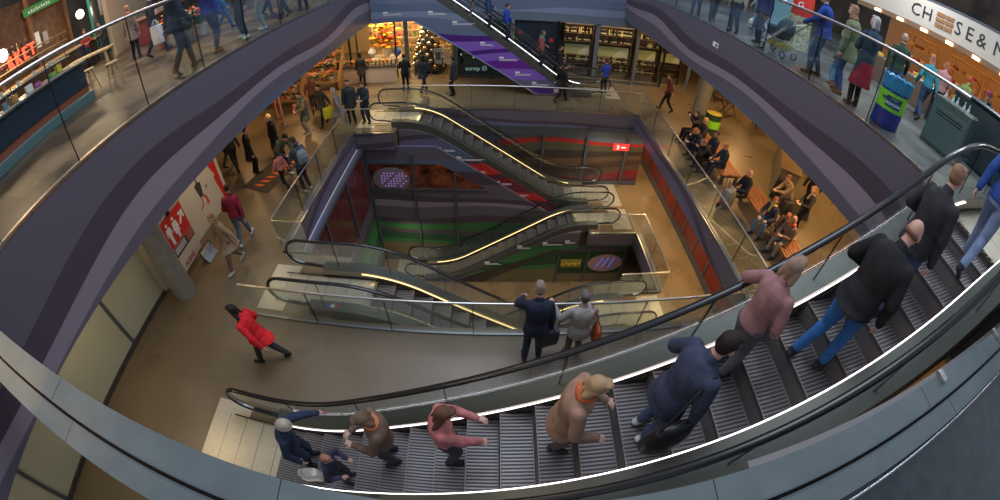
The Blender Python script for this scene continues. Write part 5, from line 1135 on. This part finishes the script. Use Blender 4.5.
for i in range(22):
    k = i % 8; b = B(); w_, d_, h_ = .10+.1*rnd.random(), .12+.08*rnd.random(), .07+.12*rnd.random()
    b.rbox(-w_/2,w_/2,-d_/2,d_/2,0,h_,.015); o = b.build('food_tub', mat('tub_'+names[k], cols[k], .4), None, True, 40); o.location = Mt @ Vector((-.55+.22*(i%2),-.35-i*.36,.91 if i%2 else .912)); o.rotation_euler = (0,0,rnd.random()*.5)
    tag(o, 'small coloured food tub standing on the long bar counter', 'tub', 'tubs on the bar counter')
for i in range(14):
    b = B(); b.lathe([(.001,0),(.035,0),(.04,.10),(.036,.10)], 12); o = b.build('cup', mat('white_pot'), None, True); o.location = Mt @ Vector((-.62,-.5-i*.5,1.152)); tag(o, 'white cup on the upper shelf of the bar counter', 'cup', 'cups on the bar shelf')
def stool(label, x, y, h=.60):
    t = thing('bar_stool', label, 'stool', (x,y,DECK), .4); b = B(); b.lathe([(.001,h-.045),(.16,h-.045),(.17,h-.03),(.17,h-.008),(.155,h),(.001,h)], 24); b.build('seat', M_WOODL, t, True, 40)
    for i in range(4):
        a = PI/4+i*PI/2; b = B(); b.tube([(.10*math.cos(a),.10*math.sin(a),h-.04),(.21*math.cos(a),.21*math.sin(a),0)], .018, 8); b.build('leg', M_WOODL, t, True)
    for i in range(4):
        a = PI/4+i*PI/2; c = a+PI/2; b = B(); b.tube([(.165*math.cos(a),.165*math.sin(a),.27),(.165*math.cos(c),.165*math.sin(c),.27)], .011, 6); b.build('stretcher', M_WOODL, t, True)
    return t
stool('pale wooden stool standing free beside the end of the bar counter', -8.12, 5.72)
stool('pale wooden stool half behind the end of the bar counter', -9.35, 5.8)
t = thing('wooden_table', 'low pale wooden table by the bar stools', 'table', (-11.4,7.3,DECK), .5); b = B(); b.rbox(-.8,.8,-.35,.35,.70,.76,.02); b.build('table_top', M_WOODL, t)
for sx in (-1,1):
    for sy in (-1,1): b = B(); b.rbox(sx*.7-.04,sx*.7+.04,sy*.27-.04,sy*.27+.04,0,.70,.01); b.build('leg', M_WOODL, t)
# dark round post
b = B(); b.lathe([(.19,0),(.19,7)], 20, (-15.4,10.65,DECK)); struct('trim_20', b, mat('dark_post', (.07,.085,.09), .35, .5), True)
# stall behind: back wall, neon letters, banner, pictures
t = thing('stall_frame', 'dark timber market stall behind the bar counter', 'stall', (-15.2,6.2,DECK), math.radians(28))
b = B(); b.box(-.1,0,-6,4.6,0,3.6); b.build('back_wall', mat('stall_brown', (.10,.045,.02), .6, noise=.5, nscale=3), t)
for y in (-6,-3.5,-1.,1.6,4.6): b = B(); b.rbox(0,.16,y-.08,y+.08,0,3.8,.02); b.build('post', mat('stall_timber', (.20,.10,.04), .6), t)
b = B(); b.box(.02,1.3,-6,4.7,.0,.95); b.build('counter', mat('stall_counter', (.06,.03,.02), .4), t)
b = B(); b.rbox(-.02,1.4,-6.1,4.8,.95,1.02,.02); b.build('counter_top', M_WOODL, t)
for z in (1.45,1.9): b = B(); b.rbox(.05,.42,-5.9,1.5,z,z+.03,.01); b.build('shelf_board', mat('brass'), t)
for y in (-4.6,-2.2): 
    b = B(); b.prism([(y-1,2.35),(y+1,2.35),(y+1,3.5),(y-1,3.5)], .02, .05, 'x', mat('lilac_panel', (.30,.27,.32), .5)); b.build('window_panel', None, t)
    b = B(); b.tube([(.06,y-.3,2.35),(.06,y+.2,2.9),(.06,y+.1,3.5)], .07, 6); b.build('amber_arc', mat('amber_paint', (.5,.25,.06), .5), t)
b = B(); b.prism([(1.2,2.95),(4.4,3.2),(4.4,3.5),(1.2,3.25)], .17, .2, 'x', mat('banner_green', (.06,.35,.08), .5)); b.build('green_banner', None, t)
for i in range(9): b = B(); b.box(.2,.205,1.5+i*.2,1.62+i*.2,3.04+.018*i,3.13+.018*i+.03*(i%2)); b.build('banner_mark', M_WHITE, t)
Ms = Matrix.Translation((-15.2,6.2,DECK)) @ Matrix.Rotation(math.radians(28), 4, 'Z')
t = thing('neon_sign', 'glowing red neon letters over the stall counter at far left', 'sign', tuple(Ms @ Vector((.45,.25,1.7)))); t.rotation_euler = (0,0,math.radians(28))
for i, ch in enumerate('RKET'):
    text_mesh(ch, .62, mat('neon_red', (1,.05,.02), .4, emit=(1,.06,.03), es=3.2), 'letter', t, Matrix.Translation((0,-.85+i*.50,.12*i*.2)) @ Matrix.Rotation(PI/2, 4, 'Z') @ Matrix.Rotation(PI/2, 4, 'X'), extrude=.03, bold=.004)
b = B(); b.tube([(-.04,-1.2,-.28),(-.04,1.1,-.28)], .02, 6); b.build('mounting_bar', M_BLACK, t)
for i, (y, z, x) in enumerate(((-1.45,2.05,.9),(-3.2,1.75,1.1),(3.9,2.2,1.2))):
    p = Ms @ Vector((x,y,z)); t = thing('globe_lamp', ('glowing white globe lamp just left of the red neon letters','glowing globe lamp at the left picture edge above the bar','warm globe lamp by the dark round post')[i], 'lamp', tuple(p))
    b = B(); b.ball((0,0,0), .19, 18, 12); b.build('globe', mat('lamp_globe', (1,1,1), .4, emit=(1,.82,.55), es=7), t, True); b = B(); b.tube([(0,0,.18),(0,0,1.6)], .012, 6); b.build('cord', M_BLACK, t)
    l = bpy.data.lights.new('globe_light', 'POINT'); l.energy = 45; l.color = (1,.75,.45); l.shadow_soft_size = .2; o = bpy.data.objects.new('globe_light', l); COL.objects.link(o); o.location = p+Vector((.32,0,-.1))
t = thing('corrugated_kiosk', 'turquoise corrugated kiosk wall behind the drinkers', 'kiosk', (-18.3,13.4,DECK), math.radians(35))
b = B(); n = 60; ring = [(.04*math.sin(i*1.6), -1.9+3.8*i/n) for i in range(n+1)]; b.loft([[(x,y,0) for x,y in ring]+[(-.3,y,0) for x,y in ring[::-1]], [(x,y,3.2) for x,y in ring]+[(-.3,y,3.2) for x,y in ring[::-1]]]); b.build('corrugated_wall', mat('turquoise', (.02,.26,.26), .45), t)
b = B(); b.rbox(.06,.10,-1.7,-1.0,1.8,2.7,.01); b.build('menu_board', M_WHITE, t); b = B(); b.rbox(.06,.10,-2.4,-1.9,1.0,2.3,.01); b.build('notice_board', mat('lilac_panel'), t)
b = B(); b.rbox(-.3,.3,-2,2,3.2,3.4,.02); b.build('eaves', mat('kiosk_grey', (.3,.32,.32), .5), t)
t = thing('cream_stall', 'cream and red market stall with a long counter by the flower crates', 'stall', (-14.2,14.2,DECK), math.radians(32))
b = B(); b.rbox(-1,0,-3.2,3.2,0,.95,.03); b.build('counter', mat('stall_red', (.16,.02,.025), .4), t); b = B(); b.rbox(-1.1,.1,-3.3,3.3,.95,1.03,.02); b.build('counter_top', mat('rose_top', (.42,.22,.17), .4), t)
b = B(); b.box(-2.2,-2.0,-3.2,3.2,0,3); b.build('back_wall', mat('stall_cream', (.40,.32,.22), .6), t)
for i in range(5): b = B(); b.lathe([(.001,0),(.10,0),(.14,.09),(.12,.1)], 14, (-.5,-2.4+i*1.1,1.03), m=mat('white_pot')); b.build('bowl', None, t, True)
# crates of flowers near the beige-coated woman
for i in range(6):
    src = protos[i%4]; o = copy_tree(src); o.location = (-9.75+.62*(i%3), 9.0+.62*(i//3), DECK+.02); o.scale = (1.7,1.7,1.7); tag(o, 'white and red blooms in a pot on the left deck beside the beige coat', 'potted flower', 'flower pots on the left deck')
# ---- right side: advertising drum, pale kiosk, cheese stall, dark cabinet
t = thing('advert_column', 'tapered advertising stand, red above and speckled cream below', 'stand', (9.3,10.0,DECK)); b = B(); b.lathe([(.46,0),(.42,.6),(.38,1.05)], 28); b.build('base', mat('speckled', (.42,.44,.30), .6, noise=.8, nscale=14), t, True)
b = B(); b.lathe([(.38,1.05),(.34,1.7),(.30,1.72),(.001,1.72)], 28); b.build('red_top', M_RED, t, True, 50)
wrap_text('G', .3, mat('white_print'), 'letter', t, .365, math.radians(215), 1.38, .004)
t = thing('pale_kiosk', 'pale blue kiosk on a white plinth at the far end of the right deck', 'kiosk', (12.2,14.8,DECK), math.radians(-42)); b = B(); b.rbox(-.9,.9,-2.8,2.8,.0,.16,.03); b.build('plinth', mat('white_lacquer'), t); b = B(); b.rbox(-.75,.75,-2.6,2.6,.16,2.7,.03); b.build('body', mat('kiosk_blue', (.20,.42,.50), .4), t)
for y in (-1.7,0,1.7): b = B(); b.rbox(-.78,-.74,y-.7,y+.7,.5,2.2,.01); b.build('panel', mat('kiosk_panel', (.35,.55,.6), .3), t)
# pram
t = thing('pram', 'dark pram on four small wheels pushed by the man in cobalt blue', 'pram', (6.95,8.05,DECK), math.radians(12))
for i, (sx, sy) in enumerate(((-1,1),(1,1),(-1,-1),(1,-1))):
    b = B(); b.tube([(0,.085*math.cos(a),.085*math.sin(a)) for a in [2*PI*j/20 for j in range(20)]], .02, 8, M_BLACK, closed=True); b.tube([(-.02,0,0),(.02,0,0)], .03, 10, M_STEEL)
    for j in range(6): a = PI*j/3; b.tube([(0,0,0),(0,.08*math.cos(a),.08*math.sin(a))], .005, 4, M_STEEL)
    o = b.build('wheel', None, t, True); o.location = (sx*.26, sy*.36, .105)
for sx in (-1,1):
    b = B(); b.tube([(sx*.25,.36,.11),(sx*.24,-.05,.52),(sx*.22,-.62,1.02)], .015, 8); b.build('frame_tube', M_STEELD, t, True); b = B(); b.tube([(sx*.25,-.36,.11),(sx*.24,.05,.50)], .015, 8); b.build('frame_tube', M_STEELD, t, True)
b = B(); b.tube([(-.22,-.62,1.02),(-.2,-.68,1.05),(.2,-.68,1.05),(.22,-.62,1.02)], .019, 8); b.build('push_handle', M_BLACK, t, True)
b = B(); b.loft([[(w_*math.copysign(abs(math.cos(a))**.6,math.cos(a)), .08+d_*math.copysign(abs(math.sin(a))**.6,math.sin(a)), z) for a in [2*PI*j/20 for j in range(20)]] for z, w_, d_ in ((.42,.12,.22),(.46,.19,.34),(.68,.22,.40),(.70,.19,.37))]); b.build('seat_tub', fab((.03,.04,.05)), t, True, 60)
b = B(); b.ball((0,-.12,.72), (.21,.26,.27), 18, 10); b.build('hood', fab((.04,.08,.10)), t, True); b = B(); b.rbox(-.16,.16,-.3,.25,.20,.36,.04); b.build('basket', fab((.35,.28,.05)), t)
# cheese stall
t = thing('cheese_stall', 'cheese stall with cream sign board and orange-lit shelves at upper right', 'stall', (13.2,0,DECK))
ys0, ys1 = 1.5, 11.0
b = B(); b.rbox(0,.14,ys0,ys1,2.42,3.32,.02); b.build('sign_board', mat('board_cream', (.55,.50,.42), .5), t)
b = B(); b.box(-.1,.16,ys0,ys1,2.25,2.42); b.build('light_rail', mat('rail_brown', (.22,.13,.07), .5), t); b = B(); b.box(0,2.5,ys0,ys1,3.32,3.4); b.build('roof', M_FRAME, t)
b = B(); b.box(2.4,2.5,ys0,ys1,0,3.32); b.build('back_wall', mat('stall_back_orange', (.38,.20,.08), .6), t)
MT = lambda y, z, x=-.004: Matrix.Translation((x,y,z)) @ Matrix.Rotation(-PI/2, 4, 'Z') @ Matrix.Rotation(PI/2, 4, 'X')
blk = mat('letter_black', (.02,.02,.02), .5)
y = 8.45
for ch, w_ in (('C',.62),('H',.66),('=',.46),('=',.50),('S',.56),('E',.60),('&',.66),(' ',.20),('M',.78),('O',.72),('R',.64),('E',.5)):
    if ch == '=':
        for k in range(3): b = B(); b.rbox(-.03,0,y-.17-.17,y-.17+.17,2.63+.18*k,2.75+.18*k,.01); b.build('cheese_bar', mat('cheese_brown', (.32,.15,.05), .5), t)
    elif ch != ' ': text_mesh(ch, .60, blk, 'letter', t, MT(y-.15, 2.87), extrude=.01, sx=1.08)
    y -= w_*.82
for i in range(8):
    y = 2.2+i*1.1; b = B(); b.rbox(-.16,-.10,y-.14,y+.14,2.27,2.36,.01); b.build('strip_lamp', mat('stall_lamp', (1,1,1), .4, emit=(1,.72,.35), es=7), t)
    l = bpy.data.lights.new('stall_light', 'AREA'); l.energy = 14; l.color = (1,.62,.28); l.size = .3; o = bpy.data.objects.new('stall_light', l); COL.objects.link(o); o.location = (13.9,y,DECK+3.1)
for k, yy in enumerate((2.6,4.1,5.6,7.6)):
    t2 = thing('cheese_rack', ('orange-lit cheese rack nearest the wine-red hat','orange-lit cheese rack second from the hat','orange-lit cheese rack behind the lime jacket','orange-lit cheese rack farthest along the stall')[k], 'rack', (14.1,yy,DECK))
    for s in (0,1.25):
        for x in (0,.4): b = B(); b.box(x,x+.04,s,s+.04,0,2.1); b.build('upright', mat('rack_orange', (.55,.25,.07), .5), t2)
    for z in (.3,.75,1.2,1.65,2.05): b = B(); b.rbox(-.02,.46,0,1.29,z,z+.03,.01); b.build('shelf_board', mat('rack_orange'), t2)
cw = [B().lathe([(.001,0),(.12,0),(.135,.03),(.135,.08),(.12,.11),(.001,.11)], 20).mesh('cheese', mat('cheese_%d' % i, c, .5), True, 50) for i, c in enumerate(((.75,.48,.08),(.70,.30,.05),(.45,.06,.04)))]
for k, yy in enumerate((2.6,4.1,5.6,7.6)):
    for z in (.78,1.23,1.68):
        for j in range(4): o = bpy.data.objects.new('round_cheese', cw[(k+j)%3]); COL.objects.link(o); o.location = (14.3,yy+.16+.31*j,DECK+z+.003); tag(o, 'round cheese on the orange-lit racks of the cheese stall', 'cheese', 'cheeses on the lit racks')
t = thing('cheese_counter', 'glazed low counter of the cheese stall with red and yellow goods', 'counter', (12.1,6.2,DECK)); b = B(); b.rbox(0,.7,-1.2,3.2,0,.8,.03); b.build('base', mat('counter_brown', (.16,.10,.06), .5), t); b = B(); b.rbox(.02,.68,-1.15,3.15,.8,.84,.02); b.build('worktop', M_STEEL, t)
for i in range(14):
    o = bpy.data.objects.new('cheese_piece', cw[i%3]); COL.objects.link(o); o.location = (12.3+.25*(i%2),5.2+i*.29,DECK+.843); o.scale = (.8,.8,.9); tag(o, 'cheese on the low counter of the cheese stall', 'cheese', 'cheeses on the low counter')
# dark service counter and glass cabinet at the right picture edge
t = thing('service_counter', 'dark rounded service counter in front of the seller with the wine-red hat', 'counter', (10.0,1.9,DECK)); b = B(); b.rbox(-.15,.15,-1.4,2.55,0,1.28,.1); b.build('body', mat('counter_dark', (.025,.04,.045), .25), t); b = B(); b.rbox(-.22,.22,-1.45,2.62,1.28,1.36,.12); b.build('top_rail', mat('counter_rail', (.05,.075,.09), .3), t)
t = thing('cabinet', 'dark green-grey cabinet with a slotted door behind the right glass', 'cabinet', (8.85,3.7,DECK), math.radians(8)); b = B(); b.rbox(-.35,.35,-.45,.55,0,1.0,.02); b.build('body', mat('cabinet_green', (.06,.10,.10), .35), t); b = B(); b.rbox(-.37,-.35,-.4,.5,.06,.82,.01); dr_ = b.build('door', mat('cabinet_door', (.075,.12,.12), .3), t)
for k in range(2): b = B(); b.box(-.376,-.37,-.3,.4,.66+.06*k,.68+.06*k,M_BLACK); b.build('slot', None, dr_)
b = B(); b.box(-.3,.3,-.4,.5,1.0,1.02,M_STEEL); b.build('tray', None, t)
for i in range(5):
    b = B(); b.lathe([(.001,0),(.035,0),(.03,.07),(.012,.10),(.02,.15),(.018,.16)], 12); o = b.build('glass_jar', mat('jar_glass', (.4,.5,.5), .1), None, True); o.location = (8.75+.09*(i%2),3.45+.16*i,DECK+1.022); tag(o, 'small glass jar on the dark cabinet behind the right glass', 'jar', 'jars on the dark cabinet')
# ---- glossy dark guard and edge trim at the near right, beside the ledge
b = B(); b.prism([(.75,-.42),(1.2,-.18),(1.6,-.13),(12,-.13),(12,-4),(.2,-4)], DECK-.10, DECK-.03, 'z', mat('black_gloss', (.018,.026,.03), .16, noise=.3, nscale=9)); struct('trim_21', b)
b = B(); b.tube([(.8,-.20,DECK+.02),(1.5,-.155,DECK+.03),(2.4,-.14,DECK+.03),(6,-.13,DECK+.03),(12,-.13,DECK+.03)], .009, 8); struct('trim_22', b, M_STEELD, True)
b = B(); b.box(1.3,12,.22,.285,DECK-.35,DECK-.30, mat('cladding_grey', (.2,.19,.19), .45)); struct('trim_23', b)
for i, x in enumerate((2.9,4.3,6.2)):
    t = thing('glass_clamp', ('steel glass clamp on the ledge, leftmost of three','steel glass clamp in the middle of the ledge','steel glass clamp farthest right on the ledge')[i], 'clamp', (x,.13,DECK)); b = B(); b.rbox(-.03,.03,.0,.10,0,.035,.006); b.build('body', M_STEEL, t, True, 40)
    for s in (-.012,.012): b = B(); b.lathe([(.001,.03),(.006,.03),(.006,.036),(.001,.036)], 8, (s,.04,0)); b.build('bolt', M_STEELD, t)

for k in range(2):
    for i in range(22):
        o = bpy.data.objects.new('bar_bottle', bm_[(i*3+k)%4]); COL.objects.link(o); o.location = Ms @ Vector((.22,-5.6+i*.31,1.482+.45*k)); tag(o, 'bottle on the thin brass shelves of the stall behind the bar', 'bottle', 'bottles on the stall shelves')
for i, (y, w_, h_) in enumerate(((2.0,.35,.6),(2.6,.4,.5),(-.6,.4,.4))):
    b = B(); b.rbox(-.01,.01,-w_/2,w_/2,0,h_,.005); o = b.build('paper_notice', mat('lilac_panel') if i else M_WHITE); o.location = Ms @ Vector((.03,y,1.7)); o.rotation_euler = (0,0,math.radians(28)); tag(o, ('white paper notice on the brown stall wall','larger pale lilac notice on the stall wall','square pale notice left on the stall wall')[i], 'notice')
# ------------------------------------------------------------------ light
w = bpy.data.worlds.new('hall'); S.world = w; w.use_nodes = True
bg = w.node_tree.nodes['Background']; bg.inputs[0].default_value = (.52,.58,.70,1); bg.inputs[1].default_value = .75
def area(name, loc, size, power, col, rot=(0,0,0), sy=None):
    l = bpy.data.lights.new(name, 'AREA'); l.energy = power; l.color = col; l.size = size
    if sy: l.shape = 'RECTANGLE'; l.size_y = sy
    o = bpy.data.objects.new(name, l); COL.objects.link(o); o.location = loc; o.rotation_euler = rot; return o
LWARM = (1,.76,.46); WARM = (1,.60,.25); NEUT = (1,.86,.66); COOL = (.8,.9,1)
area('hall_lamp', (0, 8, 16), 8, 1300, (.80,.86,1))
for x, y, p, c in ((-7.2,11,80,WARM),(-7.0,7,45,LWARM),(-6.9,1.5,50,LWARM),(-7,-4,45,LWARM),(-11,13,90,WARM),(-6,17,90,WARM),(-9.5,16.5,150,WARM),
                   (9,6,260,WARM),(9,11,260,WARM),(12,9,200,WARM),(9,16,150,WARM),(13,16,120,WARM),(12,3,100,WARM),(8,1,80,WARM)):
    area('downlight', (x, y, zb-.06), .5, p*.6, c)
for x, y in ((7,5),(7,9),(7,13),(6.8,17)): area('downlight', (x, y, ZL-.05), .4, 55, (1,.68,.32))
for x, y in ((4.8,13.3),(4.8,6.9)): area('downlight', (x, y, ZL-.05), .4, 35, (1,.8,.5))
for x, y in ((-3.4,9),(0,9.5),(3.5,9.5),(-3.4,11.8)): area('downlight', (x, y, Z(10.8)), .5, 13, (1,.85,.6))
for x, y in ((-18,10),(-14,4),(-10,10),(-12,0)): area('downlight', (x, y, DECK+5.0), 1., 260, (1,.66,.36))
for x, y in ((9,4),(12,8),(10,14),(14,3)): area('downlight', (x, y, DECK+5.0), 1., 150, (.85,.92,1))

for x, y, p in ((-6,19.3,170),(-4,20.4,170),(-5.5,22,120),(-2.8,19.2,60)): area('shop_light', (x, y, zb-.06), 1.2, p, (1,.72,.36))
for x, p in ((4.2,60),(6.1,60),(7.9,40),(9.6,14)): area('shop_light', (x, 18.72, zb-.2), 1.4, p, (1,.66,.32), sy=.25)
area('shop_light', (-.5, 21, zb-.1), 1, 30, (.6,1,.95))
# ------------------------------------------------------------------ camera: a real fisheye lens
cd = bpy.data.cameras.new('camera'); cam = bpy.data.objects.new('camera', cd); COL.objects.link(cam); S.camera = cam
FPX, CX, CY = 391.27, 495.0, 192.1
cd.type = 'PANO'; cd.panorama_type = 'FISHEYE_LENS_POLYNOMIAL'; cd.sensor_width = 36; cd.sensor_height = 18; cd.sensor_fit = 'AUTO'
cd.fisheye_fov = math.radians(220)
cd.fisheye_polynomial_k0 = 0; cd.fisheye_polynomial_k1 = -1/(FPX*36/1000); cd.fisheye_polynomial_k2 = 0; cd.fisheye_polynomial_k3 = 0; cd.fisheye_polynomial_k4 = 0
cd.shift_x = (500-CX)/1000*1.0 ; cd.shift_y = -(250-CY)/500.0
cd.clip_start = .02
p_, r_, y_ = 0.9384, 0.0254, -0.0137
R = Matrix.Rotation(y_, 4, 'Z') @ Matrix.Rotation(p_, 4, 'X') @ Matrix.Rotation(r_, 4, 'Z')
cam.matrix_world = Matrix.Translation((0,0,6.5)) @ R
S.view_settings.view_transform = 'Standard'; S.view_settings.look = 'None'; S.view_settings.gamma = 1; S.view_settings.exposure = EXPOSURE
S.view_settings.use_curve_mapping = False
S.cycles.use_denoising = True
S.cycles.max_bounces = 8; S.cycles.transparent_max_bounces = 24; S.cycles.diffuse_bounces = 3; S.cycles.glossy_bounces = 4
S.cycles.sample_clamp_indirect = 4
